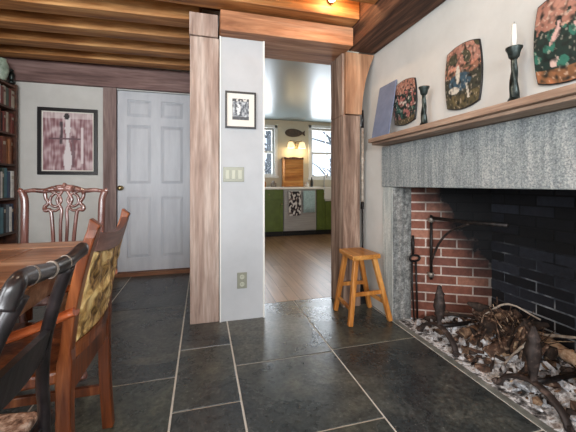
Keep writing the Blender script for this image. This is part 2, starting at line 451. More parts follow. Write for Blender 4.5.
# ------------------------------------------------------------------ walls
def wallbox(name, mat, *boxes):
    b = MB()
    for q in boxes: b.box(*q)
    return struct(b.build(name, mat))
wallbox('wall_back', 'plaster', (-2.15, -.89, YB, YB + .12, 0, 2.45), (-.89, -.135, YB, YB + .12, 2.02, 2.45), (-.135, .12, YB, YB + .12, 0, 2.45))
wallbox('wall_partition', 'plaster_panel', (.127, .447, YW, 2.62, 0, 2.07))
wallbox('wall_passage', 'plaster', (.0, .28, 2.62, YB, 0, 2.45), (.12, .28, YB, 6.55, 0, 2.45))
wallbox('wall_left', 'plaster', (-2.15, -2.05, -2.3, -1.6, 0, 2.45), (-2.15, -2.05, -.1, YB, 0, 2.45), (-2.15, -2.05, -1.6, -.1, 0, .6), (-2.15, -2.05, -1.6, -.1, 2.05, 2.45))
wallbox('wall_rear', 'plaster', (-2.15, -1.6, -2.4, -2.3, 0, 2.45), (1.1, 1.6, -2.4, -2.3, 0, 2.45), (-1.6, 1.1, -2.4, -2.3, 0, .6), (-1.6, 1.1, -2.4, -2.3, 2.05, 2.45))
wallbox('wall_fireplace', 'plaster', (XW, 1.62, -2.4, 2.62, 1.287, 2.45), (1.352, 1.6, 2.171, 2.62, 0, 1.287), (XW, 1.6, -2.4, .549, 0, 1.287))
wallbox('wall_kitchen_near', 'plaster', (1.62, 4.0, 2.5, 2.62, 0, 2.45))
# kitchen far wall with two openings
wallbox('wall_kitchen', 'kitchen_wall', (.28, .80, 6.4, 6.52, 0, 2.4), (.80, 1.45, 6.4, 6.52, 0, 1.17), (.80, 1.45, 6.4, 6.52, 2.16, 2.4), (1.45, 2.25, 6.4, 6.52, 0, 2.4),
        (2.25, 3.0, 6.4, 6.52, 0, 1.13), (2.25, 3.0, 6.4, 6.52, 2.20, 2.4), (3.0, 4.0, 6.4, 6.52, 0, 2.4))
wallbox('wall_kitchen_right', 'kitchen_wall', (4.0, 4.1, 2.5, 6.52, 0, 2.4))
wallbox('ceiling', 'board', (-2.15, 1.62, -2.4, 2.30, ZC, ZC + .05), (-2.15, .12, 2.30, YB + .12, ZC, ZC + .05), (.12, 1.62, 2.30, 2.62, ZC, ZC + .05))
wallbox('ceiling.001', 'kitchen_ceiling', (.28, 4.0, 2.62, 6.52, 2.33, 2.38))
wallbox('trim_1', 'threshold', (-1.0, -.10, YB - .05, YB + .10, 0, .042))
wallbox('trim_2', 'white_trim', (.440, .452, YW - .008, YW + .004, 0, 2.07), (.122, .132, YW - .008, YW + .004, 0, 2.07))
wallbox('trim_3', 'mauve_dark', (-2.05, -1.05, YB - .012, YB, 0, .10))

# kitchen windows
def window(name, x0, x1, z0, z1, y, mullion=True):
    b = MB(); t = .045
    b.box(x0 - .06, x0, y - .02, y + .1, z0 - .05, z1 + .06); b.box(x1, x1 + .06, y - .02, y + .1, z0 - .05, z1 + .06)
    b.box(x0 - .06, x1 + .06, y - .02, y + .1, z1, z1 + .06); b.box(x0 - .08, x1 + .08, y - .05, y + .1, z0 - .04, z0)
    fr = struct(b.build(name, 'white_trim', bevel=.003))
    zm = (z0 + z1) / 2
    for (a, c, dy) in ((z0, zm + .02, .03), (zm - .02, z1, .06)):
        s = MB(); s.box(x0, x0 + t, y + dy, y + dy + .03, a, c); s.box(x1 - t, x1, y + dy, y + dy + .03, a, c)
        s.box(x0 + t, x1 - t, y + dy, y + dy + .03, a, a + t); s.box(x0 + t, x1 - t, y + dy, y + dy + .03, c - t, c)
        xm = (x0 + x1) / 2
        s.box(xm - .008, xm + .008, y + dy + .005, y + dy + .025, a + t, c - t)
        so = s.build('sash', 'white_trim', fr)
        g = MB(); g.box(x0 + t - .004, x1 - t + .004, y + dy + .012, y + dy + .017, a + t - .004, c - t + .004)
        g.build('pane', 'glass', so)
    return fr
window('window_1', .80, 1.45, 1.17, 2.16, 6.4)
window('window_2', 2.25, 3.00, 1.13, 2.20, 6.4)

# ------------------------------------------------------------------ six panel door
db = MB()
dx0, dx1 = -.883, -.138
cols = [(-.79, -.547), (-.444, -.205)]; rows = [(.19, .86), (1.0, 1.645), (1.735, 1.92)]
yF, yR = YB + .004, YB + .018
def grid_door(b):
    xs = [dx0, cols[0][0], cols[0][1], cols[1][0], cols[1][1], dx1]; zs = [.045, rows[0][0], rows[0][1], rows[1][0], rows[1][1], rows[2][0], rows[2][1], 2.01]
    for i in range(5):
        for j in range(7):
            pan = i in (1, 3) and j in (1, 3, 5)
            if not pan: b.box(xs[i], xs[i + 1], yF, YB + .045, zs[j], zs[j + 1])
            else:
                b.box(xs[i], xs[i + 1], yR, YB + .045, zs[j], zs[j + 1])
                m = .035; P = [(xs[i] + .004, yR, zs[j] + .004), (xs[i + 1] - .004, yR, zs[j] + .004), (xs[i + 1] - .004, yR, zs[j + 1] - .004), (xs[i] + .004, yR, zs[j + 1] - .004),
                               (xs[i] + m, yF + .003, zs[j] + m), (xs[i + 1] - m, yF + .003, zs[j] + m), (xs[i + 1] - m, yF + .003, zs[j + 1] - m), (xs[i] + m, yF + .003, zs[j + 1] - m)]
                b.hexa(P)
grid_door(db)
door = struct(db.build('door_1', 'door_paint'))
b = MB(); b.lathe([(.026, 0), (.026, -.006), (.010, -.010), (.010, -.035), (.024, -.045), (.028, -.058), (.020, -.07), (.004, -.074)], (-.848, yF, .957), 20, 'y'); b.build('door_knob', 'brass', door)
# casing
wallbox('trim_4', 'mauve_dark', (-1.016, -.89, YB - .03, YB + .02, 0, 2.03))
wallbox('trim_5', 'door_paint', (-.137, -.11, YB - .012, YB + .02, .04, 2.03))

# ------------------------------------------------------------------ timber frame
def beam(name, label, mat, *boxes, bevel=.006, group=None, cat='beam'):
    b = MB()
    for q in boxes: b.box(*q)
    o = b.build(name, mat, bevel=bevel); tag(o, label, cat, group); return o
post = thing('timber_post', 'pinkish weathered square timber post standing between the white door and the narrow plaster wall', 'post', (.017, 2.44, 0))
b = MB(); b.box(-.084, .118, 2.345, 2.55, 0, 2.055); b.build('shaft', 'mauve', post, bevel=.005)
b = MB(); b.box(-.088, .110, 2.332, 2.55, 2.059, 2.219); b.build('cap_block', 'mauve', post, bevel=.004)
beam('wall_beam', 'dull mauve timber beam running along the far wall above the picture and the door', 'mauve_x', (-2.05, -.005, YB - .055, YB - .001, 2.03, 2.262))
# flared corner post
g = thing('timber_post', 'rough grey brown timber post flaring at the top, beside the wooden stool', 'post', (1.18, 2.48, 0))
b = MB(); prof = [(0, .155), (.4, .15), (.9, .148), (1.3, .150), (1.56, .152)]
def postbody(b, prof, y0, y1, x0=1.10):
    ring = None
    for z, w in prof:
        r = [b.bm.verts.new((x0, y0, z)), b.bm.verts.new((x0 + w, y0, z)), b.bm.verts.new((x0 + w, y1, z)), b.bm.verts.new((x0, y1, z))]
        if ring:
            for q in range(4): b._f([ring[q], ring[(q + 1) % 4], r[(q + 1) % 4], r[q]])
        else: b._f(list(reversed(r)))
        ring = r
    b._f(ring)
postbody(b, prof, 2.345, 2.60); b.build('shaft', 'barnpost', g, bevel=.006)
b = MB(); postbody(b, [(1.561, .150), (1.72, .165), (1.85, .188), (1.97, .228), (2.067, .265)], 2.372, 2.60, 1.10); b.build('shaft_top', 'barnpost', g)
b = MB(); postbody(b, [(1.566, .142), (1.72, .157), (1.85, .180), (1.97, .220), (2.067, .258)], 2.334, 2.371, 1.118)
b.build('flared_head', 'gunstock', g, bevel=.006)
beam('header_beam', 'light orange timber beam across the kitchen opening resting on the flared post', 'header', (.122, 1.134, 2.235, 2.655, 2.072, 2.214))
beam('plate_beam', 'dark brown timber beam running along the top of the chimney wall towards the flared post', 'plate', (1.138, 1.379, -2.29, 2.335, 2.072, 2.385), bevel=.008)
jlab = ['orange ceiling joist passing directly in front of the pinkish post top', 'second orange ceiling joist counted from the far wall beam', ]
ords = {5: 'ceiling joist nearest the far wall beam, only its lower edge showing', 4: 'second ceiling joist out from the far wall beam', 3: 'third ceiling joist out from the far wall beam', 2: 'ceiling joist just behind the pinkish post top', 1: 'orange ceiling joist passing just in front of the pinkish post top', 0: 'ceiling joist above the picture edge, nearer than the pinkish post'}
for k, y in enumerate([1.86, 2.205, 2.53, 2.85, 3.185, 3.50]):
    w = .135; b = MB()
    xr = 1.134 if k < 2 else -.02
    b.box(-2.04, xr, y - w / 2 - .005, y + w / 2, 2.222 + (.004 if k == 1 else 0), ZC - .001)
    if k >= 2:
        for v in b.bm.verts: v.co.y -= (v.co.x + .1) * .045
    o = b.build('ceiling_joist', 'joist', bevel=.006); tag(o, ords[k], 'joist', 'ceiling joists')
# small glowing ceiling spot
lp = thing('spot_lamp', 'small glowing spot lamp fixed to the orange joist above the kitchen opening', 'lamp', (.895, 2.10, 2.33))
b = MB(); b.lathe([(.020, -.001), (.022, -.010), (.016, -.014)], (.895, 2.132, 2.325), 20, 'y'); b.build('housing', 'brass', lp)
b = MB(); b.lathe([(.010, -.014), (.020, -.024), (.026, -.040), (.022, -.056), (.010, -.066), (.003, -.068)], (.895, 2.132, 2.325), 18, 'y'); b.build('bulb', 'bulb', lp)

# ------------------------------------------------------------------ fireplace
fp = thing('fireplace', 'wide grey granite fireplace with brick firebox in the plaster chimney wall', 'fireplace', (1.42, 1.36, 0))
b = MB(); b.box(1.338, 1.50, .30, 2.17, .978, 1.286)
lo = b.build('lintel', 'granite', fp, bevel=.006)
for (y0, y1) in ((2.03, 2.168), (.55, .69)):
    b = MB(); b.box(1.346, 1.505, y0, y1, 0, .977)
    for f in b.bm.faces:
        if abs(f.normal.y) > .9 or f.normal.length == 0: pass
    b.bm.normal_update()
    for f in b.bm.faces:
        if abs(f.normal.y) > .9: f.material_index = 1
    b.build('jamb', ['jamb_smooth', 'granite_rough'], fp, bevel=.005)
b = MB(); b.box(1.20, 1.379, .15, 2.129, 1.306, 1.337); b.box(1.225, 1.379, .15, 2.12, 1.289, 1.305)
b.build('mantel_shelf', 'shelfwood', fp, bevel=.003)
def brickwall(p0, p1, z1, thick, inward, jz=.0665, bl=.20, name='side_wall', mats=('brick', 'mortar'), off=0):
    """bricks facing 'inward' side of line p0->p1"""
    p0, p1 = Vector((*p0, 0)), Vector((*p1, 0)); d = (p1 - p0); L = d.length; d.normalize(); nrm = Vector(inward).normalized()
    b = MB(); k = 0; z = 0.0; j = .011
    while z < z1 - .02:
        x = -(bl + j) * (.5 if (k + off) % 2 else 0)
        while x < L:
            a = max(x, 0); c = min(x + bl, L)
            if c - a > .015:
                dep = random.uniform(.004, .007)
                P = []
                for (zz) in (z + j / 2, z + jz - j / 2):
                    P += [p0 + d * a + Vector((0, 0, zz)), p0 + d * c + Vector((0, 0, zz)), p0 + d * c + nrm * dep + Vector((0, 0, zz)), p0 + d * a + nrm * dep + Vector((0, 0, zz))]
                b.hexa(P)
            x += bl + j
        z += jz; k += 1
    b.mi = 1
    P = []
    for zz in (0, z1):
        P += [p0 + Vector((0, 0, zz)) - nrm * thick, p1 + Vector((0, 0, zz)) - nrm * thick, p1 + Vector((0, 0, zz)) + nrm * .0005, p0 + Vector((0, 0, zz)) + nrm * .0005]
    b.hexa(P)
    return b.build(name, list(mats), fp)
brickwall((1.506, 2.035), (1.985, 1.785), 1.62, .09, (-.462, -.887, 0), off=1)
brickwall((1.985, 1.785), (1.985, .935), 1.62, .09, (-1, 0, 0), name='back_wall', mats=('brick_soot', 'mortar_soot'))
brickwall((1.985, .935), (1.506, .685), 1.62, .09, (-.462, .887, 0))
b = MB(); b.box(1.50, 2.1, .60, 2.14, 1.621, 1.66); b.box(1.502, 1.53, .60, 2.14, .985, 1.62); b.build('smoke_chamber', 'soot', fp)

# ash bed
def ashz(x, y):
    t = max(0, min(1, (x - 1.40) / .16)); u = max(0, min(1, (2.0 - y) / .12)) * max(0, min(1, (y - .72) / .1))
    cx = math.exp(-(((x - 1.74) / .17) ** 2 + ((y - 1.42) / .30) ** 2))
    bk = max(0, min(1, (1.985 - x) / .05))
    h = .012 + .03 * t + .07 * cx * 1.0
    return .002 + (h + .022 * N3(x * 9, y * 9) + .014 * N3(x * 26, y * 26, 3) + .008 * N3(x * 60, y * 60, 5)) * t * u
bm = bmesh.new(); nx, ny = 90, 170; G = []
for i in range(nx + 1):
    row = []
    for j in range(ny + 1):
        x = 1.38 + .60 * i / nx; lim = 2.03 - max(0, x - 1.506) * .52 - .012; lo_ = .69 + max(0, x - 1.506) * .52 + .012
        y = lo_ + (lim - lo_) * j / ny
        row.append(bm.verts.new((x, y, max(.0015, ashz(x, y)))))
    G.append(row)
for i in range(nx):
    for j in range(ny):
        f = bm.faces.new([G[i][j], G[i + 1][j], G[i + 1][j + 1], G[i][j + 1]]); f.smooth = True
q = MB(); q.bm.free(); q.bm = bm
o = q.build('ash_bed', 'ash'); tag(o, 'bed of pale grey ash spread over the firebox floor', 'ash', kind='stuff')
# ash bed's debris
b = MB(); random.seed(21)
for k in range(760):
    x = random.gauss(1.66, .14); y = random.gauss(1.40, .30)
    if not (1.42 < x < 1.93 and .85 < y < 2.0 - max(0, x - 1.5) * .55 - .05): continue
    s_ = random.choice([.006, .009, .012, .02, .028]); b.mi = random.choices([0, 1, 2, 3], [5, 3, 6, 2])[0]
    b.chunk((x, y, ashz(x, y) + s_ * .35), (s_ * random.uniform(.8, 2.4), s_ * random.uniform(.5, 1), s_ * random.uniform(.4, .8)))
o = b.build('wood_fragments', ['char', 'barkwood', 'paleash', 'firewood']); tag(o, 'scattered charred chips and bark fragments lying in the ash', 'debris', kind='stuff')

# logs and branches
def log(label, pts, r0, mat, name='firewood_log', n=12, jit=.12, taper=.8, cat='log'):
    b = MB(); P = bez(pts, 7); k = len(P)
    P = [p + Vector((random.uniform(-1, 1), random.uniform(-1, 1), random.uniform(-1, 1))) * r0 * .10 for p in P]
    b.tube(P, [r0 * (1 - (1 - taper) * i / k) * random.uniform(.88, 1.1) for i in range(k)], n, jitter=jit)
    o = b.build(name, mat); tag(o, label, cat, 'firewood in the fireplace' if cat == 'log' else 'sticks in the ash'); return o
log('thick pale split log at the right side of the heap, fresh orange wood showing', [(1.80, 1.40, .16), (1.80, 1.25, .135), (1.79, 1.10, .12), (1.76, .98, .11)], .036, 'palesplint')
log('dark charred log lying under the pale split log', [(1.88, 1.52, .10), (1.87, 1.3, .085), (1.86, 1.08, .085)], .045, 'char')
log('charred log lying across the andiron bars behind the rusty posts', [(1.62, 1.52, .155), (1.66, 1.34, .18), (1.67, 1.16, .16)], .038, 'char')
log('bark covered log leaning up on top of the heap', [(1.60, 1.50, .10), (1.70, 1.47, .18), (1.79, 1.43, .245)], .036, 'barkwood')
log('bark covered log sloping down the far side of the heap', [(1.72, 1.42, .24), (1.74, 1.55, .16), (1.76, 1.68, .09)], .034, 'barkwood')
log('short pale stump end poking out towards the hearth', [(1.55, 1.60, .075), (1.66, 1.58, .10), (1.74, 1.55, .13)], .03, 'firewood')
log('split log with torn bark at the front of the heap', [(1.52, 1.40, .06), (1.60, 1.36, .12), (1.70, 1.32, .20)], .034, 'barkwood')
log('blackened log lying low at the back of the firebox', [(1.92, 1.66, .07), (1.92, 1.4, .075), (1.91, 1.15, .07)], .035, 'char')
random.seed(5)
tw = [('long pale stick lying in the ash between the andirons', [(1.655, 1.76, .085), (1.65, 1.58, .085), (1.642, 1.425, .09)], .0085, 'paletwig'),
      ('curved pale twig arching over the top of the heap', [(1.66, 1.55, .20), (1.72, 1.44, .30), (1.78, 1.30, .26)], .007, 'paletwig'),
      ('thin brown twig sticking up at the top of the heap', [(1.70, 1.50, .18), (1.73, 1.52, .26), (1.74, 1.53, .31)], .006, 'barkwood'),
      ('dark crooked branch lying along the brick side wall', [(1.60, 1.90, .075), (1.68, 1.80, .10), (1.78, 1.70, .105), (1.84, 1.58, .12)], .013, 'char'),
      ('bent pale twig hanging down the front of the heap', [(1.58, 1.22, .20), (1.55, 1.27, .12), (1.53, 1.30, .06)], .007, 'paletwig'),
      ('brown branch fork lying across the ash nearest the hearth edge', [(1.47, 1.52, .045), (1.52, 1.42, .055), (1.58, 1.33, .07)], .010, 'barkwood'),
      ('short brown stick leaning on the rusty andiron post', [(1.50, 1.20, .06), (1.54, 1.15, .16), (1.58, 1.12, .24)], .012, 'barkwood'),
      ('grey twig pointing at the sooty back wall', [(1.76, 1.30, .18), (1.82, 1.20, .21), (1.88, 1.12, .22)], .009, 'paletwig')]
for lab, pts, r, m in tw: log(lab, pts, r, m, 'stick', 7, .1, .6, 'stick')
# bark strips / kindling pile
kind_lab = ['lowest on the near flank', 'crossing the near flank', 'standing nearly upright at the crest', 'tilted towards the back wall', 'lying flat on the crest', 'pointing at the hearth edge', 'tucked under the leaning log', 'beside the short stump', 'sticking out over the pale log', 'at the foot of the pale log', 'halfway up the far flank', 'propped against the charred log']
random.seed(11)
for k, kl in enumerate(kind_lab):
    a = random.uniform(0, 2 * PI); c0 = Vector((1.70 + random.uniform(-.08, .08), 1.42 + random.uniform(-.16, .14), .15 + random.uniform(-.03, .08)))
    d = Vector((math.cos(a), math.sin(a), random.uniform(-.5, .6))).normalized() * random.uniform(.06, .12)
    b = MB(); b.tube([c0 - d, c0 - d * .3 + Vector((0, 0, .01)), c0 + d * .4, c0 + d], [.008, .017, .015, .006], 7, flat=(1.6, .6), jitter=.2)
    o = b.build('bark_piece', ['barkwood', 'char', 'barkwood', 'firewood'][k % 4]); tag(o, 'splintered bark piece ' + kl + ' of the firewood heap', 'bark', 'bark pieces on the firewood heap')

random.seed(31)
sheaf = ['leftmost upright splinter', 'tallest upright splinter', 'broad upright splinter', 'splinter with pale torn end', 'thin upright splinter', 'slanting upright splinter', 'short front splinter', 'curled bark splinter', 'blackened upright splinter', 'last upright splinter']
for k, kl in enumerate(sheaf):
    y = 1.36 - .020 * k; f_ = (k - 4.5) / 4.5; lean = -f_ * .09
    b = MB(); P = bez([(1.585 + .008 * (k % 3), y + lean * -.4 + .0, .05), (1.60, y - lean * .1, .13), (1.625, y - lean * .6 - .0, .20 + .03 * (k % 2)), (1.65 + random.uniform(-.02, .02), y - lean * 1.1, .25 + random.uniform(-.02, .05))], 4)
    b.tube(P, [random.uniform(.009, .017) for q in P], 7, flat=(1.3, .7), jitter=.25)
    o = b.build('bark_piece', ['barkwood', 'char', 'barkwood', 'firewood', 'char'][k % 5]); tag(o, kl + ' in the sheaf propped in front of the firewood heap', 'bark', 'upright splinters in front of the heap')

b = MB(); random.seed(77)
for k in range(150):
    c0 = Vector((random.gauss(1.68, .05), random.gauss(1.36, .085), 0)); c0.z = .13 + random.uniform(0, .10)
    d = Vector((random.uniform(-.5, .7), (c0.y - 1.36) * 6 + random.uniform(-.7, .7), random.uniform(.1, 1.1))).normalized() * random.uniform(.03, .09)
    b.mi = random.choices([0, 1, 2, 3], [5, 5, 2, 2])[0]
    b.bar(c0 - d, c0 + d, random.uniform(.006, .014), random.uniform(.003, .007), None, .002, .002)
o = b.build('kindling', ['char', 'barkwood', 'palesplint', 'firewood']); tag(o, 'tangle of torn splinters and kindling on the crest of the firewood heap', 'kindling', kind='stuff')

# andirons
def andiron(y, label, r0=.0):
    t = thing('andiron', label, 'andiron', (1.45, y, 0), 0, 'pair of andirons')
    b = MB(); P = bez([(1.425, y + .155, .012), (1.43, y + .125, .06), (1.435, y + .06, .098), (1.44, y, .108), (1.435, y - .06, .098), (1.43, y - .125, .06), (1.425, y - .155, .012)], 6)
    b.tube(P, .0135, 10, flat=(1.5, .8), side=(1, 0, 0)); b.build('arched_feet', 'rustiron', t)
    for s in (-1, 1):
        b = MB(); b.chunk((1.42, y + s * .160, .016), (.026, .018, .012), 2); b.build('foot_pad', 'rustiron', t)
    b = MB(); b.lathe([(.013, .10), (.017, .12), (.014, .14), (.022, .165), (.031, .20), (.037, .235), (.034, .265), (.027, .29), (.030, .305), (.018, .33), (.008, .36)], (1.442, y, 0), 16, sq=.75)
    for v in b.bm.verts: v.co += Vector((random.uniform(-1, 1), random.uniform(-1, 1), random.uniform(-.5, .5))) * .0045 * (1 if v.co.z > .14 else .3)
    b.build('upright', 'rustiron', t)
    b = MB(); b.tube([(1.45, y, .105), (1.55, y, .10), (1.80, y, .10), (1.82, y, .012)], .012, 8, flat=(.8, 1.2), side=(0, 1, 0)); b.build('log_bar', 'iron', t)
andiron(1.67, 'rusty iron andiron standing near the brick side wall and granite jamb')
andiron(1.085, 'rusty iron andiron half buried in firewood, nearest to the viewer')

# crane
cr = thing('fireplace_crane', 'black iron swinging pot crane hinged on the brick side wall', 'crane', (1.60, 1.93, .30))
b = MB(); b.tube([(1.60, 1.935, .31), (1.60, 1.935, .775)], .010, 10); b.build('pivot_post', 'iron', cr)
b = MB(); b.tube([(1.60, 1.935, .755), (1.60, 1.6, .762), (1.60, 1.34, .775)], .009, 8, flat=(1.3, .7), side=(0, 0, 1)); b.build('arm', 'iron', cr)
b = MB(); b.tube(bez([(1.60, 1.93, .45), (1.60, 1.86, .58), (1.60, 1.76, .68), (1.60, 1.60, .752)], 6), .008, 8); b.build('brace', 'rustiron', cr)
for z in (.74, .345):
    b = MB(); b.bar((1.60, 1.93, z), (1.62, 1.99, z), .03, .018); b.lathe([(.019, z - .015), (.019, z + .015)], (1.60, 1.935, 0), 12); b.build('hinge_bracket', 'paleiron', cr)

# fire tongs standing in the corner
tg = thing('fire_tongs', 'black iron fire tongs with oval grip standing against the granite jamb', 'tongs', (1.50, 2.0, 0))
b = MB(); b.tube([(1.500, 2.006, .47), (1.502, 2.01, .56), (1.504, 2.012, .62)], [.008, .012, .008], 8); b.build('finial', 'iron', tg)
b = MB(); b.tube([(1.50 + -.002 + .042 * math.cos(t), 1.985, .458 + .022 * math.sin(t)) for t in [2 * PI * i / 20 for i in range(20)]], .008, 8, closed=True); b.build('grip_loop', 'iron', tg)
for s in (-1, 1):
    b = MB(); b.tube([(1.50 + s * .016, 1.996, .44), (1.50 + s * .018, 1.99,   .25), (1.50 + s * .014, 1.975, .012)], .0068, 8); b.build('leg', 'iron', tg)

# ------------------------------------------------------------------ things on the mantel
zt = 1.3385
b = MB(); b.hexa([(1.225, 1.90, zt), (1.231, 1.90, zt), (1.231, 2.122, zt), (1.225, 2.122, zt), (1.370, 2.02, 1.765), (1.376, 2.02, 1.764), (1.376, 2.245, 1.764), (1.370, 2.245, 1.765)])
b.bm.normal_update()
o = b.build('leaning_board', 'slab'); tag(o, 'plain blue grey board leaning on the wall at the far end of the mantel', 'board')

def candlestick(x, y, h, label, candle=None):
    t = thing('candlestick', label, 'candlestick', (x, y, zt))
    k = h / .25
    b = MB(); b.lathe([(.034, 0), (.035, .006), (.028, .012), (.020, .030 * k)], (x, y, zt), 20); b.build('base', 'pewter', t)
    b = MB(); ring = None; n = 20; H = [(.030, .019), (.06, .0155), (.10, .0125), (.15, .0105), (.19, .0095)]
    for i in range(25):
        z = .03 + (.195 - .03) * i / 24; r = .019 - (.0095) * i / 24
        rr = [b.bm.verts.new((x + (r + .0022 * math.cos(3 * (2 * PI * q / n) + z * 60)) * math.cos(2 * PI * q / n), y + (r + .0022 * math.cos(3 * (2 * PI * q / n) + z * 60)) * math.sin(2 * PI * q / n), zt + z * k)) for q in range(n)]
        if ring:
            for q in range(n): b._f([ring[q], ring[(q + 1) % n], rr[(q + 1) % n], rr[q]], True)
        ring = rr
    b.build('twisted_stem', 'pewter', t)
    b = MB(); b.lathe([(.010, .193 * k), (.020, .205 * k), (.024, .225 * k), (.031, .240 * k), (.032, .246 * k), (.026, .248 * k), (.014, .247 * k), (.013, .235 * k)], (x, y, zt), 20); b.build('drip_cup', 'pewter', t)
candlestick(1.290, 1.053, .25, 'tall dark twisted candlestick on the mantel holding a white candle')
candlestick(1.290, 1.623, .25, 'empty dark twisted candlestick standing beside the smallest looking plaque')
cd = thing('candle', 'slim white candle standing in the mantel candlestick', 'candle', (1.29, 1.053, zt + .2485))
b = MB(); b.lathe([(.0095, 0), (.0095, .05), (.008, .095), (.003, .098)], (1.29, 1.053, zt + .249), 14); b.build('wax', 'wax', cd)
b = MB(); b.tube([(1.29, 1.053, zt + .346), (1.291, 1.053, zt + .357)], .0012, 6); b.build('wick', 'black', cd)

# hanging plaques: bulging rectangles with painted riders and trees
def plaque(yc, zc, wy, hz, label, seed, kind):
    t = thing('wall_plaque', label, 'plaque', (XW, yc, zc - hz / 2), 0, 'painted plaques over the mantel')
    pts = []
    n = 10
    for (a, c, bul) in (((-1, -1), (1, -1), (0, -.13)), ((1, -1), (1, 1), (.13, 0)), ((1, 1), (-1, 1), (0, .13)), ((-1, 1), (-1, -1), (-.13, 0))):
        for i in range(n):
            s = i / n; w = 4 * s * (1 - s)
            pts.append((.88 * (a[0] + (c[0] - a[0]) * s) + bul[0] * w, .88 * (a[1] + (c[1] - a[1]) * s) + bul[1] * w))
    f = lambda u, v, x: (x, yc + u * wy / 2, zc + v * hz / 2)
    b = MB(); b.prism(pts, f, XW - .002, XW - .014); b.build('plaque_body', 'black', t, bevel=.003)
    def face(u, v):
        # square grid squeezed into the bulging outline, slightly domed
        a, c = (u * 2 - 1), (v * 2 - 1)
        px = .855 * a + .13 * a * (1 - c * c) * 1.0; py = .855 * c + .13 * c * (1 - a * a) * 1.0
        dome = (1 - max(abs(a), abs(c)) ** 4)
        return (XW - .0145 - .004 * dome, yc + px * wy / 2, zc + py * hz / 2)
    def col(u, v):
        sky = mixc((150, 104, 90), (190, 140, 122), .5 + N3(u * 4, v * 4, seed))
        q = N3(u * 4.5, v * 4.5, seed + 9) + .5 * N3(u * 11, v * 11, seed + 4)
        if kind == 0:      # trees over a small crowd
            c = sky if v > .75 + .12 * q else (34, 46, 42)
            if v < .75 and q > .12: c = (168, 108, 102)
            if v < .6 and q < -.30: c = (62, 104, 92)
            if .15 < v < .7 and N3(u * 9, v * 9, seed + 30) > .34: c = (210, 196, 186)
            if v < .12: c = (96, 84, 60)
        elif kind == 1:    # rider on a pale horse
            c = sky if v > .62 + .10 * q else (60, 62, 52)
            if v > .6 and q < -.16: c = (70, 72, 56)
            if .52 < v < .68: c = mixc(c, (204, 130, 104), .6 if q > -.1 else .2)
            if ((u - .55) / .32) ** 2 + ((v - .42) / .14) ** 2 < 1: c = (56, 84, 100)
            if ((u - .60) / .06) ** 2 + ((v - .54) / .15) ** 2 < 1 or ((u - .72) / .16) ** 2 + ((v - .30) / .06) ** 2 < 1 or abs(u - .3 - (v - .15) * .25) < .03 and .12 < v < .36: c = (206, 200, 186)
            if v < .22 and c == (60, 62, 52): c = mixc((104, 92, 62), (70, 66, 50), .5 + q)
        else:              # dark trees, pink riders
            c = sky if v > .66 + .28 * q else (30, 50, 46)
            if v < .62 and q < -.22: c = (52, 112, 96)
            if ((u - .70 + (v - .5) * .5) / .06) ** 2 + ((v - .52) / .13) ** 2 < 1 + 2 * q or ((u - .33 - (v - .5) * .8) / .07) ** 2 + ((v - .52) / .09) ** 2 < 1 + 2 * q: c = (208, 168, 160)
            if ((u - .66) / .06) ** 2 + ((v - .24) / .06) ** 2 < 1 + 2.5 * q: c = (206, 178, 168)
            if v < .16: c = mixc((190, 122, 84), (110, 80, 54), .5 + q)
        d = N3(u * 20, v * 20, seed + 2)
        if d > .34: c = mixc(c, (214, 196, 178), .55)
        return mixc(c, (20, 24, 24), max(0, N3(u * 14, v * 16, seed)) * 1.3)
    art('painted_scene', face, col, 64, 84, t)
plaque(1.925, 1.572, .258, .315, 'bulging rectangular painted plaque over the mantel, farthest one, beside the leaning board', 3, 0)
plaque(1.413, 1.588, .250, .355, 'bulging painted plaque with a pale horse and rider, middle one over the mantel', 12, 1)
plaque(.892, 1.582, .272, .37, 'bulging painted plaque with dark trees and pink figures, nearest one over the mantel', 25, 2)

# ------------------------------------------------------------------ stool
st = thing('wooden_stool', 'small honey coloured wooden stool with splayed legs beside the granite jamb', 'stool', (1.15, 2.18, 0))
b = MB(); T = [(1.030, 2.035), (1.268, 2.062), (1.252, 2.330), (1.052, 2.322)]
b.hexa([(x, y, .452 ) for x, y in T] + [(x, y, .486) for x, y in T]); b.build('seat', 'stool_top', st, bevel=.006)
feet = [(1.000, 2.022), (1.325, 2.030), (1.312, 2.300), (1.018, 2.315)]
tops = [(1.072, 2.075), (1.228, 2.092), (1.215, 2.290), (1.092, 2.285)]
def lp_(i, z): k = z / .455; return (feet[i][0] + (tops[i][0] - feet[i][0]) * k, feet[i][1] + (tops[i][1] - feet[i][1]) * k, z)
for i in range(4):
    b = MB(); b.bar(lp_(i, 0.002), lp_(i, .453), .032, .034, (1, 0, 0), .036, .036); b.build('leg', 'stool', st, bevel=.005)
for i, j, z in ((0, 1, .21), (3, 2, .21), (0, 3, .11), (1, 2, .13)):
    b = MB(); b.bar(lp_(i, z), lp_(j, z), .018, .028); b.build('stretcher', 'stool', st, bevel=.003)

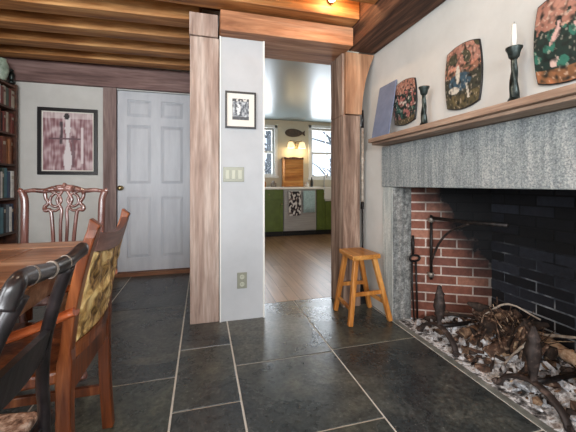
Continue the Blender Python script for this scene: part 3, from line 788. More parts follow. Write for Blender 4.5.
# long tools leaning in the gap behind the stool
t = thing('fire_shovel', 'long pale handled fire shovel with black ends standing in the gap behind the stool', 'shovel', (1.30, 2.40, 0))
b = MB(); b.tube([(1.300, 2.402, .85), (1.300, 2.402, 1.15), (1.302, 2.402, 1.47)], .012, 10); b.build('handle', 'paletwig', t)
b = MB(); b.tube([(1.302, 2.402, 1.471), (1.303, 2.402, 1.62)], [.0125, .009], 10); b.build('grip', 'black', t)
b = MB(); b.tube([(1.300, 2.402, .79), (1.300, 2.402, .849)], [.014, .015], 12); b.build('ferrule', 'iron', t)
b = MB(); b.tube([(1.306, 2.40, .17), (1.302, 2.401, .5), (1.300, 2.402, .789)], .0075, 8); b.build('shaft', 'iron', t)
b = MB(); b.hexa([(1.265, 2.37, .004), (1.345, 2.37, .004), (1.345, 2.380, .004), (1.265, 2.380, .004), (1.282, 2.395, .185), (1.330, 2.395, .185), (1.330, 2.401, .185), (1.282, 2.401, .185)]); b.build('blade', 'iron', t)

# ------------------------------------------------------------------ switch, outlet, pictures
t = thing('light_switch', 'metal triple light switch plate below the small framed drawing', 'switch', (.222, YW, 1.015))
b = MB(); b.box(.147, .298, YW - .007, YW - .0005, 1.016, 1.124); b.build('plate', 'plate_metal', t, bevel=.002)
for x in (.177, .222, .268):
    b = MB(); b.box(x - .014, x + .014, YW - .012, YW - .0072, 1.036, 1.102); b.build('rocker', 'ivory', t, bevel=.002)
t = thing('power_outlet', 'metal double power outlet low on the narrow plaster wall', 'outlet', (.284, YW, .23))
b = MB(); b.box(.248, .320, YW - .006, YW - .0005, .230, .348); b.build('plate', 'plate_metal', t, bevel=.002)
for z in (.262, .316):
    b = MB(); b.lathe([(.017, -.009), (.017, -.006)], (.284, YW, z), 16, 'y'); b.mi = 1
    b.box(.277, .279, YW - .0098, YW - .009, z - .003, z + .008); b.box(.289, .291, YW - .0098, YW - .009, z - .003, z + .008); b.build('socket', ['ivory', 'black'], t)

def framed(name, x0, x1, z0, z1, y, w, label, cat, matw, colf, nu, nv, ax=None):
    t = thing(name, label, cat, ((x0 + x1) / 2, y, z0))
    b = MB(); b.box(x0, x1, y - .022, y - .001, z0, z0 + w); b.box(x0, x1, y - .022, y - .001, z1 - w, z1); b.box(x0, x0 + w, y - .022, y - .001, z0 + w, z1 - w); b.box(x1 - w, x1, y - .022, y - .001, z0 + w, z1 - w)
    b.build('frame', 'black', t, bevel=.002)
    b = MB(); b.box(x0 + w, x1 - w, y - .010, y - .001, z0 + w, z1 - w); b.build('mount', 'mat', t)
    a = ax or (x0 + w + matw, x1 - w - matw, z0 + w + matw, z1 - w - matw)
    art('print', lambda u, v: (a[0] + (a[1] - a[0]) * u, y - .0105, a[2] + (a[3] - a[2]) * v), colf, nu, nv, t)
def c_figure(u, v):
    q = N3(u * 26, v * 5, 1) + .6 * N3(u * 9, v * 12, 2)
    c = mixc((128, 84, 90), (210, 190, 193), .45 + .9 * q)
    if v > .90: c = mixc(c, (230, 222, 220), .6)
    if abs(u - .49) < .055 + .03 * math.sin(v * 9) * (1 if v < .75 else 0) and v < .93: c = (226, 218, 220)
    if abs(u - .36) < .035 and .45 < v < .85: c = mixc((70, 56, 62), c, .3 + q)
    if ((u - .47) / .055) ** 2 + ((v - .94) / .06) ** 2 < 1: c = (46, 40, 44)
    if abs(u - .60) < .03 + .03 * q and .05 < v < .6: c = mixc((96, 66, 74), c, .3)
    if abs(v - .55) < .012 and .1 < u < .8: c = (104, 78, 86)
    if abs(u - .78) < .025 and .12 < v < .75: c = (226, 214, 216)
    return c
framed('framed_print', -1.616, -1.071, 1.096, 1.786, YB, .036, 'large black framed reddish print of a standing figure beside the bookcase', 'picture', .012, c_figure, 60, 74)
def c_draw(u, v):
    q = N3(u * 7, v * 7, 5) + .6 * N3(u * 16, v * 16, 6)
    c = mixc((60, 66, 74), (190, 196, 202), .45 + .9 * q)
    if v > .88: c = (60, 62, 66) if N3(u * 10, v * 5, 9) > -.1 else (200, 200, 196)
    if v < .14: c = mixc((40, 44, 48), c, .3)
    if ((u - .36) / .14) ** 2 + ((v - .5) / .26) ** 2 < 1 and q > -.15: c = (214, 218, 220)
    return c
framed('framed_drawing', .161, .386, 1.408, 1.676, YW, .013, 'small thin black framed drawing with white mount above the light switch', 'picture', .02, c_draw, 36, 44, (.212, .334, 1.470, 1.625))

# ------------------------------------------------------------------ bookcase and books along the left wall
bk = thing('bookcase', 'tall dark brown wooden bookcase in the corner by the large framed print', 'bookcase', (-1.90, 3.2, 0))
XB = -1.76; shelves = [.20, .54, .868, 1.192, 1.487, 1.735, 1.955]
b = MB(); b.box(-2.045, XB, 3.695, 3.722, 0, 1.975); b.build('side_panel', 'bookcase', bk, bevel=.002)
b = MB(); b.box(-2.045, XB, 2.70, 2.727, 0, 1.975); b.build('side_panel', 'bookcase', bk, bevel=.002)
b = MB(); b.box(-2.045, -2.035, 2.727, 3.695, 0, 1.975); b.build('back_panel', 'bookcase', bk)
for z in shelves:
    b = MB(); b.box(-2.034, XB - .003, 2.728, 3.694, z - .02, z); b.build('shelf', 'bookcase', bk, bevel=.002)
sp = [((78, 92, 80), 'dark green'), ((186, 176, 158), 'cream'), ((124, 60, 52), 'dark red'), ((58, 70, 96), 'navy'), ((150, 96, 58), 'tan'), ((34, 32, 36), 'black'), ((104, 112, 120), 'grey'), ((120, 64, 40), 'rust brown'), ((76, 122, 134), 'teal'), ((228, 226, 220), 'white')]
spm = {n: mottled('book_cover_' + n.replace(' ', '_'), [(0.35, tuple(int(q * .8) for q in c)), (0.7, c)], 12, 0.6) for c, n in sp}
M['pages'] = plain('paper_pages', (206, 196, 176), 0.9)
rows_ = [(1, 'third lowest seen'), ]
shelfname = {1: 'the shelf just above table height', 2: 'the shelf level with door knob', 3: 'the shelf level with print frame bottom', 4: 'the shelf level with print middle', 5: 'the topmost shelf'}
pal = {1: [3, 9, 6, 5, 8, 3, 1], 2: [9, 3, 8, 0, 9, 5, 6], 3: [7, 4, 4, 7, 2, 4, 7], 4: [2, 7, 1, 2, 5, 7, 2], 5: [1, 2, 0, 1, 2, 9, 5]}
cnt = ['against side panel'] + [o_ + ' from side panel' for o_ in ('second', 'third', 'fourth', 'fifth', 'sixth', 'seventh', 'eighth', 'ninth', 'tenth')]
random.seed(3)
for s_ in range(1, 6):
    y = 3.690; k = 0; z = shelves[s_] + .001; gap = shelves[s_ + 1] - shelves[s_] - .03
    while y > 3.36 and k < 10:
        w = random.uniform(.032, .05); h = gap * random.uniform(.80, .97); dpt = random.uniform(.16, .20); x1 = XB - random.uniform(.012, .028)
        ci = pal[s_][k % 7]; cn = sp[ci][1]
        b = MB(); b.box(x1 - .004, x1, y - w, y - .001, z, z + h); b.box(x1 - dpt, x1 - .004, y - .004, y - .001, z, z + h); b.box(x1 - dpt, x1 - .004, y - w, y - w + .003, z, z + h)
        b.mi = 1; b.box(x1 - dpt + .005, x1 - .004, y - w + .003, y - .004, z + .003, z + h - .004)
        if k % 3 == 0: b.mi = 2; b.box(x1, x1 + .0006, y - w + .006, y - .007, z + h * .7, z + h * .82)
        o = b.build('book', [spm[cn], 'pages', spm['cream'] if cn != 'cream' else spm['dark red']]); tag(o, '%s spined book on %s, %s' % (cn, shelfname[s_], cnt[k]), 'book', 'books on ' + shelfname[s_])
        y -= w + random.uniform(.0, .004); k += 1
b = MB(); b.lathe([(.04, 0), (.05, .03), (.066, .09), (.064, .14), (.045, .185), (.05, .20), (.04, .20)], (-1.832, 3.575, 1.977), 22)
o = b.build('glazed_jar', 'greenstone'); tag(o, 'pale green glazed jar on top of the bookcase', 'jar')
t = thing('figurine', 'small dark standing figurine on top of the bookcase beside the pale green jar', 'figurine', (-1.79, 3.672, 1.977))
b = MB(); b.lathe([(.030, 0), (.032, .012), (.016, .02), (.018, .05), (.026, .08), (.018, .105), (.012, .115)], (-1.79, 3.672, 1.977), 14); b.build('body', 'pewter', t)
b = MB(); b.chunk((-1.79, 3.672, 1.977 + .13), (.015, .015, .018), 2); b.build('head', 'pewter', t)

# ------------------------------------------------------------------ dining table
tb = thing('dining_table', 'long rustic plank farmhouse dining table with worn brown top', 'table', (-.91, .66, 0))
b = MB(); tz = .75
xs = [-1.36, -1.18, -.985, -.80, -.63, -.46]
b.box(-1.36, -.46, 1.45, 1.585, tz - .045, tz)
for x0, x1 in zip(xs, xs[1:]): b.box(x0, x1 - .0025, -.25, 1.447, tz - .045, tz - random.uniform(0, .001))
b.build('tabletop', 'table', tb, bevel=.004)
for q in ((-.545, -.525, -.15, 1.485), (-1.295, -1.275, -.15, 1.485)):
    b = MB(); b.box(*q, .605, .704); b.build('apron', 'table', tb, bevel=.002)
for q in ((-1.27, -.55, 1.46, 1.48), (-1.27, -.55, -.15, -.13)):
    b = MB(); b.box(*q, .605, .704); b.build('apron', 'table', tb, bevel=.002)
for x in (-.56, -1.26):
    for y in (1.515, -.19):
        b = MB(); b.box(x - .035, x + .035, y - .028, y + .028, .56, .704); b.lathe([(.018, .002), (.022, .05), (.034, .3), (.03, .5), (.037, .52), (.03, .545), (.032, .56)], (x, y, 0), 16); b.build('leg', 'table', tb)

# ------------------------------------------------------------------ carved chair at the far end of the table
c1 = thing('carved_side_chair', 'glossy reddish mahogany chair with pierced carved back at the far end of the table', 'chair', (-.82, 2.02, 0))
xc, yb = -.82, 2.25
R3 = lambda x, z, dy=0: (xc + x, yb - .06 * (.98 - z) + dy, z)
b = MB()
for s in (-1, 1):
    P = bez([R3(s * .240, .962), R3(s * .215, .955, .0), R3(s * .165, .962), R3(s * .11, .958), R3(s * .07, .966), R3(0, .972)], 6)
    k = len(P); b.tube(P, [.009 + .011 * (i / k) + (.006 if i < 5 else 0) for i in range(k)], 10, flat=(.8, 1.0), side=(0, 1, 0))
b.tube(bez([R3(-.09, .962), R3(-.05, .976), R3(0, .982), R3(.05, .976), R3(.09, .962)], 5), .016, 10, flat=(.8, 1), side=(0, 1, 0))
for u, z in ((0, .986), (-.045, .972), (.045, .972), (-.10, .955), (.10, .955)): b.chunk(R3(u, z, -.006), (.022, .012, .014), 2)
b.build('crest_rail', 'mahogany', c1)
for s in (-1, 1):
    b = MB(); P = bez([R3(s * .222, .955), R3(s * .208, .90), R3(s * .205, .80), R3(s * .203, .65), R3(s * .200, .46), R3(s * .205, .25, .02), R3(s * .215, .004, .06)], 6)
    b.tube(P, [.021] * len(P), 10, flat=(1.0, .95), side=(1, 0, 0)); b.build('stile', 'mahogany', c1)
b = MB(); rb = lambda pts, r=.0085: b.tube(bez([R3(x, z, dy) for x, z, dy in [(q[0], q[1], 0) for q in pts]], 6), r, 8, flat=(.9, 1.0), side=(0, 1, 0))
for s in (-1, 1):
    rb([(s * .105, .955), (s * .100, .915), (s * .085, .885), (s * .105, .858), (s * .100, .838), (s * .078, .842), (s * .068, .82), (s * .062, .76), (s * .055, .66), (s * .05, .49)], .011)
    rb([(s * .075, .955), (s * .035, .935), (s * .018, .895), (s * .045, .862), (s * .075, .88), (s * .072, .92), (s * .05, .945)], .0085)
    rb([(s * .006, .975), (s * .022, .94), (s * .040, .90), (s * .015, .84), (s * .018, .76), (s * .016, .65), (s * .014, .49)], .0095)
    rb([(s * .10, .85), (s * .05, .835), (s * .02, .86)], .008)
    b.chunk(R3(s * .103, .85), (.014, .010, .014), 2)
b.bar(R3(-.065, .49), R3(.065, .49), .02, .05, (0, 1, 0))
b.build('pierced_splat', 'mahogany', c1)
b = MB(); b.hexa([(xc - .26, 1.80, .40), (xc + .26, 1.80, .40), (xc + .215, 2.21, .40), (xc - .215, 2.21, .40), (xc - .26, 1.80, .47), (xc + .26, 1.80, .47), (xc + .215, 2.21, .47), (xc - .215, 2.21, .47)]); b.build('seat', 'mahogany', c1, bevel=.015)
b = MB(); b.hexa([(xc - .235, 1.82, .471), (xc + .235, 1.82, .471), (xc + .19, 2.18, .471), (xc - .19, 2.18, .471), (xc - .22, 1.835, .50), (xc + .22, 1.835, .50), (xc + .18, 2.17, .50), (xc - .18, 2.17, .50)]); b.build('cushion', 'bandgold', c1, bevel=.012)
for s in (-1, 1):
    b = MB(); b.tube(bez([(xc + s * .225, 1.835, .41), (xc + s * .245, 1.80, .33), (xc + s * .232, 1.815, .2), (xc + s * .225, 1.83, .08), (xc + s * .24, 1.79, .02)], 6), [.032, .034, .036, .036, .034, .03, .028, .026, .024, .022, .021, .020, .019, .018, .017, .016, .016, .015, .016, .018, .02, .024, .026, .027, .022][:25], 12)
    b.build('leg', 'mahogany', c1)

# ------------------------------------------------------------------ carved armchair
c2 = thing('carved_armchair', 'brown wooden armchair with gilded carved back panel at the side of the table', 'chair', (-.6, 1.235, 0))
def stile2(y): return [(-.372, y, .003), (-.384, y, .2), (-.386, y, .42), (-.372, y, .60), (-.343, y, .75), (-.305, y, .888)]
for y in (1.062, 1.452):
    b = MB(); P = bez(stile2(y), 6); prev = None; ring = None; k = len(P)
    for i, p in enumerate(P):
        hy = .019 + (.003 if p.z > .5 else 0) - (.006 if p.z > .85 else 0); hx = .020 if p.z < .5 else .015
        r = [b.bm.verts.new((p.x + sx * hx, p.y + sy * hy, p.z - (.012 * sx if i == k - 1 else 0))) for sx, sy in ((-1, -1), (1, -1), (1, 1), (-1, 1))]
        if ring:
            for q in range(4): b._f([ring[q], ring[(q + 1) % 4], r[(q + 1) % 4], r[q]])
        else: b._f(list(reversed(r)))
        ring = r
    b._f(ring); b.build('stile', 'chairwood', c2, bevel=.005)
def backx(z): return -.378 + (.073) * max(0, (z - .5) / .385) ** 1.1
def panel(z0f, z1f, mat, name, th, rows=8, cols=14, dip=0.0, curve=.02, relief=0.0, y0=1.083, y1=1.431):
    b = MB(); F, K = [], []
    for i in range(cols + 1):
        u = i / cols; y = y0 + (y1 - y0) * u; cv = curve * 4 * u * (1 - u); A, B = [], []
        for j in range(rows + 1):
            v = j / rows; z0, z1 = z0f(u), z1f(u); z = z0 + (z1 - z0) * v
            x = backx(z) + cv; rl = relief * (N3(y * 26, z * 26, 2) + .6 * math.sin(y * 90 + 3 * math.sin(z * 42)) * math.cos(z * 48)) if relief and 0 < i < cols and 0 < j < rows else 0
            A.append(b.bm.verts.new((x + th / 2 + rl, y, z))); B.append(b.bm.verts.new((x - th / 2 - rl * .5, y, z)))
        F.append(A); K.append(B)
    for i in range(cols):
        for j in range(rows):
            b._f([F[i][j], F[i + 1][j], F[i + 1][j + 1], F[i][j + 1]], bool(relief)); b._f([K[i][j + 1], K[i + 1][j + 1], K[i + 1][j], K[i][j]], bool(relief))
        b._f([F[i][rows], F[i + 1][rows], K[i + 1][rows], K[i][rows]]); b._f([K[i][0], K[i + 1][0], F[i + 1][0], F[i][0]])
    for E_, c_ in ((0, 1), (cols, 0)):
        for j in range(rows):
            b._f([F[E_][j], F[E_][j + 1], K[E_][j + 1], K[E_][j]])
    return b.build(name, mat, c2)
panel(lambda u: .795 - .018 * math.sin(PI * u), lambda u: .852 - .022 * math.sin(PI * u) + .012 * u, 'chairdark', 'top_rail', .022, 3, 16)
panel(lambda u: .525, lambda u: .793 - .018 * math.sin(PI * u), 'carving', 'carved_panel', .016, 46, 60, relief=.0065)
panel(lambda u: .478, lambda u: .523, 'chairwood', 'lower_rail', .022, 2, 10)
b = MB(); b.bar((-.385, 1.082, .42), (-.385, 1.432, .42), .024, .085, (1, 0, 0)); b.build('seat_rail', 'chairwood', c2, bevel=.003)
b = MB(); b.hexa([(-.86, .985, .425), (-.40, 1.045, .425), (-.40, 1.425, .425), (-.86, 1.485, .425), (-.86, .985, .462), (-.40, 1.045, .462), (-.40, 1.425, .462), (-.86, 1.485, .462)]); b.build('seat', 'chairwood', c2, bevel=.008)
for y in (1.062, 1.452):
    s = -1 if y < 1.2 else 1
    P = bez([(-.352, y + s * .018, .634), (-.42, y + s * .022, .608), (-.50, y + s * .022, .580), (-.60, y + s * .022, .564), (-.70, y + s * .022, .560)], 5)
    b = MB(); b.tube(P, .024, 10, flat=(1.15, .55), side=(0, 1, 0)); b.build('armrest', 'armwood', c2)
    b = MB(); b.tube([(-.66, y + s * .02, .464), (-.66, y + s * .022, .55)], .013, 8); b.build('arm_support', 'chairwood', c2)
    b = MB(); b.bar((-.83, y - s * 0, .002), (-.83, y, .424), .04, .04, (1, 0, 0)); b.build('leg', 'chairwood', c2, bevel=.004)
    b = MB(); b.bar((-.81, y, .16), (-.40, y, .16), .02, .035, (0, 1, 0)); b.build('stretcher', 'chairwood', c2, bevel=.003)

# ------------------------------------------------------------------ black painted chair nearest the viewer
c3 = thing('black_painted_chair', 'worn black painted chair with woven rush seat nearest to the viewer', 'chair', (-.58, .66, 0))
far = [(-.268, .752, .830), (-.292, .765, .77), (-.322, .785, .67), (-.342, .820, .56), (-.353, .855, .47), (-.356, .868, .30), (-.350, .878, .003)]
near = [(x, 1.325 - y, z) for x, y, z in far]
for P_ in (far, near):
    b = MB(); P = bez(P_, 6); b.tube(P, [.0125] * len(P), 10, flat=(1, 1.15), side=(1, 0, 0)); b.build('stile', 'blackpaint', c3)
b = MB(); P = bez([(-.258, .815, .856), (-.262, .790, .850), (-.270, .75, .838), (-.275, .70, .838), (-.276, .63, .846), (-.272, .585, .853), (-.270, .562, .845), (-.278, .552, .815)], 7)
k = len(P); b.tube(P, [.0135 - (.003 if i < 3 else 0) + .001 * math.sin(i * .5) for i in range(k)], 12, flat=(1.15, .9), side=(0, 0, 1)); cre = b.build('crest_rail', 'blackpaint', c3)
for q0, q1 in (((-.2752, .695, .8382), (-.2753, .690, .8386)), ((-.2708, .746, .8380), (-.2713, .742, .8380)), ((-.2758, .625, .8468), (-.2757, .618, .8478))):
    b = MB(); b.tube([q0, q1], .0146, 16, flat=(1.15, .92), side=(0, 0, 1)); b.build('worn_band', 'bandgold', cre)
b = MB(); A = []
for i in range(13):
    u = i / 12; y = .520 + .29 * u; cv = .014 * 4 * u * (1 - u); A.append([b.bm.verts.new(q) for q in ((-.328 + cv, y, .638 - .008 * math.sin(PI * u)), (-.312 + cv, y, .69 + .012 * math.sin(PI * u)), (-.324 + cv, y, .692 + .012 * math.sin(PI * u)), (-.342 + cv, y, .638 - .008 * math.sin(PI * u)))])
for a, c_ in zip(A, A[1:]):
    for q in range(4): b._f([a[q], a[(q + 1) % 4], c_[(q + 1) % 4], c_[q]])
b._f(A[0]); b._f(list(reversed(A[-1]))); b.build('back_slat', 'blackpaint', c3)
b = MB(); b.hexa([(-.78, .40, .435), (-.375, .47, .435), (-.375, .885, .435), (-.78, .94, .435), (-.78, .40, .462), (-.375, .47, .462), (-.375, .885, .462), (-.78, .94, .462)]); b.build('rush_seat', 'rush', c3, bevel=.01)
for y, y2 in ((.455, .40), (.895, .95)):
    b = MB(); b.bar((-.35, y, .428), (-.80, y2, .428), .022, .034, (0, 1, 0)); b.build('seat_frame', 'blackpaint', c3, bevel=.004)
    b = MB(); b.tube([(-.795, y2, .50), (-.795, y2, .30), (-.795, y2, .003)], [.019, .019, .014], 10); b.build('leg', 'blackpaint', c3)
    b = MB(); b.tube([(-.355, y + (.01 if y > .6 else -.0), .2), (-.795, y2, .2)], .010, 8); b.build('stretcher', 'blackpaint', c3)
b = MB(); b.bar((-.364, .47, .424), (-.364, .885, .424), .022, .034, (1, 0, 0)); b.build('seat_frame', 'blackpaint', c3, bevel=.004)

# ------------------------------------------------------------------ kitchen
YK = 5.80
def cabinet(x0, x1, label, doors=1):
    t = thing('base_cabinet', label, 'cabinet', ((x0 + x1) / 2, YK + .3, 0), 0, 'green kitchen cabinets')
    b = MB(); b.box(x0, x1, YK + .02, 6.39, .10, .895); b.build('body', 'green', t)
    b = MB(); b.box(x0, x1, YK + .08, 6.39, .002, .098); b.build('toe_kick', 'toekick', t)
    w = (x1 - x0) / doors
    for k in range(doors):
        a, c = x0 + k * w + .006, x0 + (k + 1) * w - .006
        dl = [(.115, .885)] if doors > 1 or x1 - x0 < .5 else [(.115, .70), (.715, .885)]
        for (z0, z1) in dl:
            nm = 'drawer' if z0 > .6 else 'door'
            b = MB(); b.box(a, c, YK + .004, YK + .019, z0, z1)
            b.box(a, a + .05, YK - .004, YK + .004, z0, z1); b.box(c - .05, c, YK - .004, YK + .004, z0, z1); b.box(a + .05, c - .05, YK - .004, YK + .004, z0, z0 + .04); b.box(a + .05, c - .05, YK - .004, YK + .004, z1 - .04, z1)
            d = b.build(nm, 'green', t)
            b = MB(); b.lathe([(.014, YK - .022), (.014, YK - .012), (.006, YK - .004)], (c - .03 if nm == 'door' else (a + c) / 2, 0, (z1 - .08 if nm == 'door' else (z0 + z1) / 2)), 10, 'y'); b.build('knob', 'brass', d)
cabinet(.93, 1.485, 'green base cabinet with a drawer, on the far side of the dishwasher from the sink')
cabinet(2.155, 2.33, 'narrow green base cabinet panel between the dishwasher and the white sink')
t = thing('base_cabinet', 'green base cabinet below the white apron sink', 'cabinet', (2.70, YK + .3, 0), 0, 'green kitchen cabinets')
b = MB(); b.box(2.335, 3.2, YK + .02, 6.39, .10, .66); b.build('body', 'green', t)
b = MB(); b.box(2.335, 3.2, YK + .08, 6.39, .002, .098); b.build('toe_kick', 'toekick', t)
for a in (2.34, 2.77):
    b = MB(); b.box(a, a + .42, YK + .004, YK + .019, .115, .655); b.box(a + .05, a + .37, YK, YK + .004, .16, .61); b.build('door', 'green', t)
t = thing('dishwasher', 'stainless steel dishwasher between the green kitchen cabinets', 'dishwasher', (1.82, YK + .3, 0))
b = MB(); b.box(1.492, 2.148, YK + .02, 6.39, .10, .895); b.build('body', 'steel', t)
b = MB(); b.box(1.497, 2.143, YK - .008, YK + .019, .115, .885); b.build('door', 'steel', t, bevel=.004)
b = MB(); b.tube([(1.54, YK - .045, .855), (2.10, YK - .045, .855)], .010, 10); b.bar((1.56, YK - .045, .855), (1.56, YK - .008, .855), .014, .014); b.bar((2.08, YK - .045, .855), (2.08, YK - .008, .855), .014, .014); b.build('handle', 'steel', t)
b = MB(); b.box(1.492, 2.148, YK + .08, 6.39, .002, .098); b.build('toe_kick', 'toekick', t)
b = MB(); b.box(.90, 2.30, YK - .03, 6.395, .899, .940); o = b.build('countertop', 'counter', bevel=.004); tag(o, 'white kitchen countertop running under the windows above the dishwasher', 'countertop')
t = thing('apron_sink', 'white apron front sink below the kitchen window', 'sink', (2.66, 6.05, .665))
b = MB(); b.box(2.305, 3.10, YK - .04, YK, .70, .935); b.box(2.305, 3.10, 6.28, 6.36, .70, .935); b.box(2.305, 2.35, YK, 6.28, .70, .935); b.box(3.05, 3.10, YK, 6.28, .70, .935); b.box(2.335, 3.07, YK, 6.28, .665, .70)
b.build('basin', 'porcelain', t, bevel=.004)
fc = thing('faucet', 'dark arched kitchen faucet behind the white sink', 'faucet', (2.52, 6.32, .936))
b = MB(); b.lathe([(.022, .936), (.022, .95), (.012, .96)], (2.52, 6.32, 0), 12); b.build('base', 'steel', fc)
b = MB(); b.tube(bez([(2.52, 6.32, .95), (2.52, 6.32, 1.12), (2.52, 6.28, 1.19), (2.52, 6.22, 1.19), (2.52, 6.19, 1.13)], 5), .010, 8); b.build('spout', 'steel', fc)
def towel(x0, x1, z0, label, mat, name):
    t = thing(name, label, 'towel', ((x0 + x1) / 2, YK - .06, z0))
    yo = YK - .062
    f = lambda u, v: (x0 + (x1 - x0) * u, yo - .004 * math.sin(u * 14) * (1 - v), z0 + (.862 - z0) * v)
    def cp(u, v):
        q = N3(u * 6, v * 9, 14)
        return (36, 34, 40) if q > .05 else ((220, 214, 208) if q < -.12 else (130, 112, 108))
    b = MB(); n = 16; A = []
    for i in range(n + 1):
        u = i / n; A.append([b.bm.verts.new((x0 + (x1 - x0) * u, yo + .0015 - .004 * math.sin(u * 14) * (1 - v), z0 + (.862 - z0) * v)) for v in (0, .33, .66, 1)] + [b.bm.verts.new((x0 + (x1 - x0) * u, YK - .045, .873)), b.bm.verts.new((x0 + (x1 - x0) * u, YK - .028, .862)), b.bm.verts.new((x0 + (x1 - x0) * u, YK - .026, .60))])
    for a, c_ in zip(A, A[1:]):
        for q in range(6): b._f([a[q], a[q + 1], c_[q + 1], c_[q]], True)
    o = b.build('cloth', mat if mat != 'pat_towel' else 'mat', t)
    sm = o.modifiers.new('Solid', 'SOLIDIFY'); sm.thickness = .002
    if mat == 'pat_towel': art('pattern', f, cp, 24, 40, t, mat='pat_towel')
towel(1.575, 1.815, .40, 'black and white patterned dish towel hanging on the dishwasher handle', 'pat_towel', 'dish_towel')
towel(1.865, 2.10, .455, 'plain pale blue towel hanging on the dishwasher handle', 'towel_blue', 'dish_towel')
t = thing('wall_lamp', 'kitchen wall lamp with two glowing glass shades below the dark fish', 'lamp', (1.89, 6.4, 1.75))
b = MB(); b.box(1.84, 1.94, 6.37, 6.399, 1.74, 1.84); b.tube([(1.76, 6.33, 1.90), (1.89, 6.35, 1.88), (2.02, 6.33, 1.90)], .010, 8); b.tube([(1.89, 6.35, 1.88), (1.89, 6.38, 1.80)], .010, 8); b.build('bracket', 'brass', t)
for x in (1.77, 2.01):
    b = MB(); b.lathe([(.03, 1.875), (.05, 1.86), (.068, 1.81), (.078, 1.74), (.073, 1.74), (.045, 1.85), (.01, 1.868)], (x, 6.29, 0), 18); b.build('shade', 'shade', t)
t = thing('wooden_fish', 'dark carved wooden fish hanging on the kitchen wall above the wall lamp', 'fish', (1.87, 6.4, 1.98))
b = MB(); b.prism([(.0 + .19 * math.cos(a) + 0, .085 * math.sin(a) * (1 - .15 * math.cos(a))) for a in [2 * PI * i / 28 for i in range(28)]], lambda u, v, y: (1.86 + u, y, 2.075 + v), 6.399, 6.36); b.build('body', 'fishwood', t, bevel=.012)
b = MB(); b.prism([(.16, 0), (.25, .06), (.235, 0), (.25, -.06)], lambda u, v, y: (1.86 + u, y, 2.075 + v), 6.398, 6.37); b.build('tail', 'fishwood', t, bevel=.004)
t = thing('bread_box', 'tall orange pine bread box standing on the kitchen countertop', 'box', (1.80, 6.28, .941))
b = MB(); b.box(1.60, 2.00, 6.16, 6.39, .941, 1.50); b.build('case', 'boxwood', t, bevel=.004)
for z0, z1 in ((.96, 1.13), (1.145, 1.31), (1.325, 1.47)):
    b = MB(); b.box(1.62, 1.98, 6.150, 6.1595, z0, z1); b.build('drawer', 'boxwood', t, bevel=.003)
b = MB(); b.prism([(-.21, 0), (-.20, .045), (-.12, .03), (0, .05), (.12, .03), (.20, .045), (.21, 0)], lambda u, v, y: (1.80 + u, y, 1.501 + v), 6.16, 6.39); b.build('scalloped_top', 'chairwood', t)
bot = [(2.10, 6.25, .05, .10, 'mat', 'squat cream canister next to the bread box'), (2.20, 6.22, .026, .20, 'blackgrate', 'dark bottle on the countertop next to the cream canister'), (2.25, 6.30, .022, .16, 'steel', 'slim metal bottle at the end of the countertop near the faucet'), (1.40, 6.27, .06, .12, 'bandgold', 'tan crock on the kitchen countertop beside the pine bread box'), (1.20, 6.30, .05, .15, 'boxwood', 'orange jar on the countertop farthest from the sink')]
for x, y, r, h, m, lab in bot:
    b = MB(); b.lathe([(r * .9, 0), (r, .01), (r, h * .6), (r * .5, h * .78), (r * .4, h), (r * .3, h)], (x, y, .941), 14)
    o = b.build('counter_bottle' if r < .03 else 'counter_crock', m); tag(o, lab, 'bottle' if r < .03 else 'crock')

# ------------------------------------------------------------------ outside the kitchen windows: snowy garden
b = MB(); b.box(-6, 12, 7.0, 30, -.5, -.3); o = b.build('ground', 'snow'); struct(o)
random.seed(9)
labs = ['snowy bare tree seen through the kitchen window nearest the flared post', 'second bare tree outside, farther off', 'bare tree outside the kitchen window beside the plaster wall', 'bare tree standing deep in the snowy garden']
for k, (x, y, h) in enumerate([(4.0, 9.5, 5.0), (5.4, 12.0, 6), (1.95, 9.8, 5), (3.4, 14, 6)]):
    t = thing('bare_tree', labs[k], 'tree', (x, y, -.3), 0, 'bare trees in the snow')
    b = MB(); b.tube(bez([(x, y, -.3), (x + .1, y, h * .4), (x - .05, y, h)], 6), [.12 - .006 * i for i in range(13)], 8); b.build('trunk', 'bark', t)
    b = MB()
    for q in range(34):
        z = random.uniform(.7, h * .9); a = random.uniform(0, 2 * PI); L = random.uniform(.6, 1.5)
        p = Vector((x, y, z)); d = Vector((math.cos(a), math.sin(a), random.uniform(.1, .8)))
        b.tube([p, p + d * L * .5 + Vector((0, 0, .1)), p + d * L], [.035, .022, .008], 5)
    b.build('branches', 'bark', t)

# ------------------------------------------------------------------ light
def area(name, loc, rot, sx, sy, power, col):
    l = bpy.data.lights.new(name, 'AREA'); l.shape = 'RECTANGLE'; l.size = sx; l.size_y = sy; l.energy = power; l.color = col
    o = bpy.data.objects.new(name, l); C.objects.link(o); o.location = loc; o.rotation_euler = rot; return o
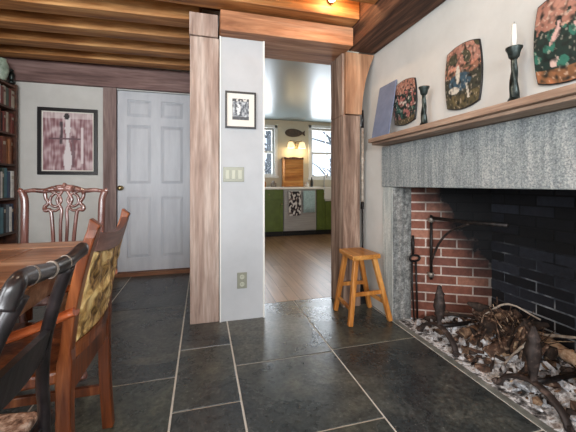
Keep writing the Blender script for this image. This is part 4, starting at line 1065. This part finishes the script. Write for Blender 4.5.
# daylight arriving through the dining room windows (behind and beside the camera) and the kitchen windows
area('daylight_rear', (-.25, -2.36, 1.55), (math.radians(90), 0, 0), 2.6, .95, 150, (.96, .98, 1.0))
area('daylight_left', (-2.11, -.85, 1.5), (math.radians(90), 0, math.radians(-90)), 1.4, 1.4, 75, (.95, .98, 1.0))
area('daylight_kitchen', (2.62, 6.60, 1.68), (math.radians(-90), 0, 0), .72, 1.0, 34, (.86, .93, 1.0))
area('daylight_kitchen.001', (1.12, 6.60, 1.68), (math.radians(-90), 0, 0), .62, .95, 28, (.86, .93, 1.0))
def point(name, loc, power, col, r=.05):
    l = bpy.data.lights.new(name, 'POINT'); l.energy = power; l.color = col; l.shadow_soft_size = r
    o = bpy.data.objects.new(name, l); C.objects.link(o); o.location = loc; return o
point('spot_lamp_glow', (.895, 2.02, 2.335), 5, (1, .62, .32), .03)
point('wall_lamp_glow', (1.77, 6.25, 1.68), 2.2, (1, .78, .45), .05)
point('wall_lamp_glow.001', (2.01, 6.25, 1.68), 2.2, (1, .78, .45), .05)
point('kitchen_fill_light', (2.3, 4.4, 1.95), 14, (1, .84, .62), .12)  # added warm fill without a fixture, brightens counter and cabinet fronts
point('dining_fill_light', (.25, .75, 2.17), 16, (1, .84, .64), .06)  # added fill out of view, lights joist and header faces, not header underside
point('dining_fill_light.001', (-1.1, .9, 2.17), 12, (1, .84, .64), .06)  # second added fill, out of view above the table

w = bpy.data.worlds.new('World'); bpy.context.scene.world = w; w.use_nodes = True
bg = w.node_tree.nodes['Background']; bg.inputs[0].default_value = (.78, .88, 1.0, 1); bg.inputs[1].default_value = 1.9

# ------------------------------------------------------------------ camera
cam = bpy.data.cameras.new('Camera'); cam.sensor_width = 36; cam.lens = 316 / 576 * 36; cam.shift_y = -32 / 576; cam.clip_start = .02
co = bpy.data.objects.new('Camera', cam); C.objects.link(co)
co.location = (0, 0, 1.0); co.rotation_euler = (math.radians(90), 0, math.radians(-15.2))
sc = bpy.context.scene; sc.camera = co
sc.view_settings.view_transform = 'Standard'; sc.view_settings.look = 'None'; sc.view_settings.gamma = 1; sc.view_settings.exposure = 0.0
sc.view_settings.use_curve_mapping = False
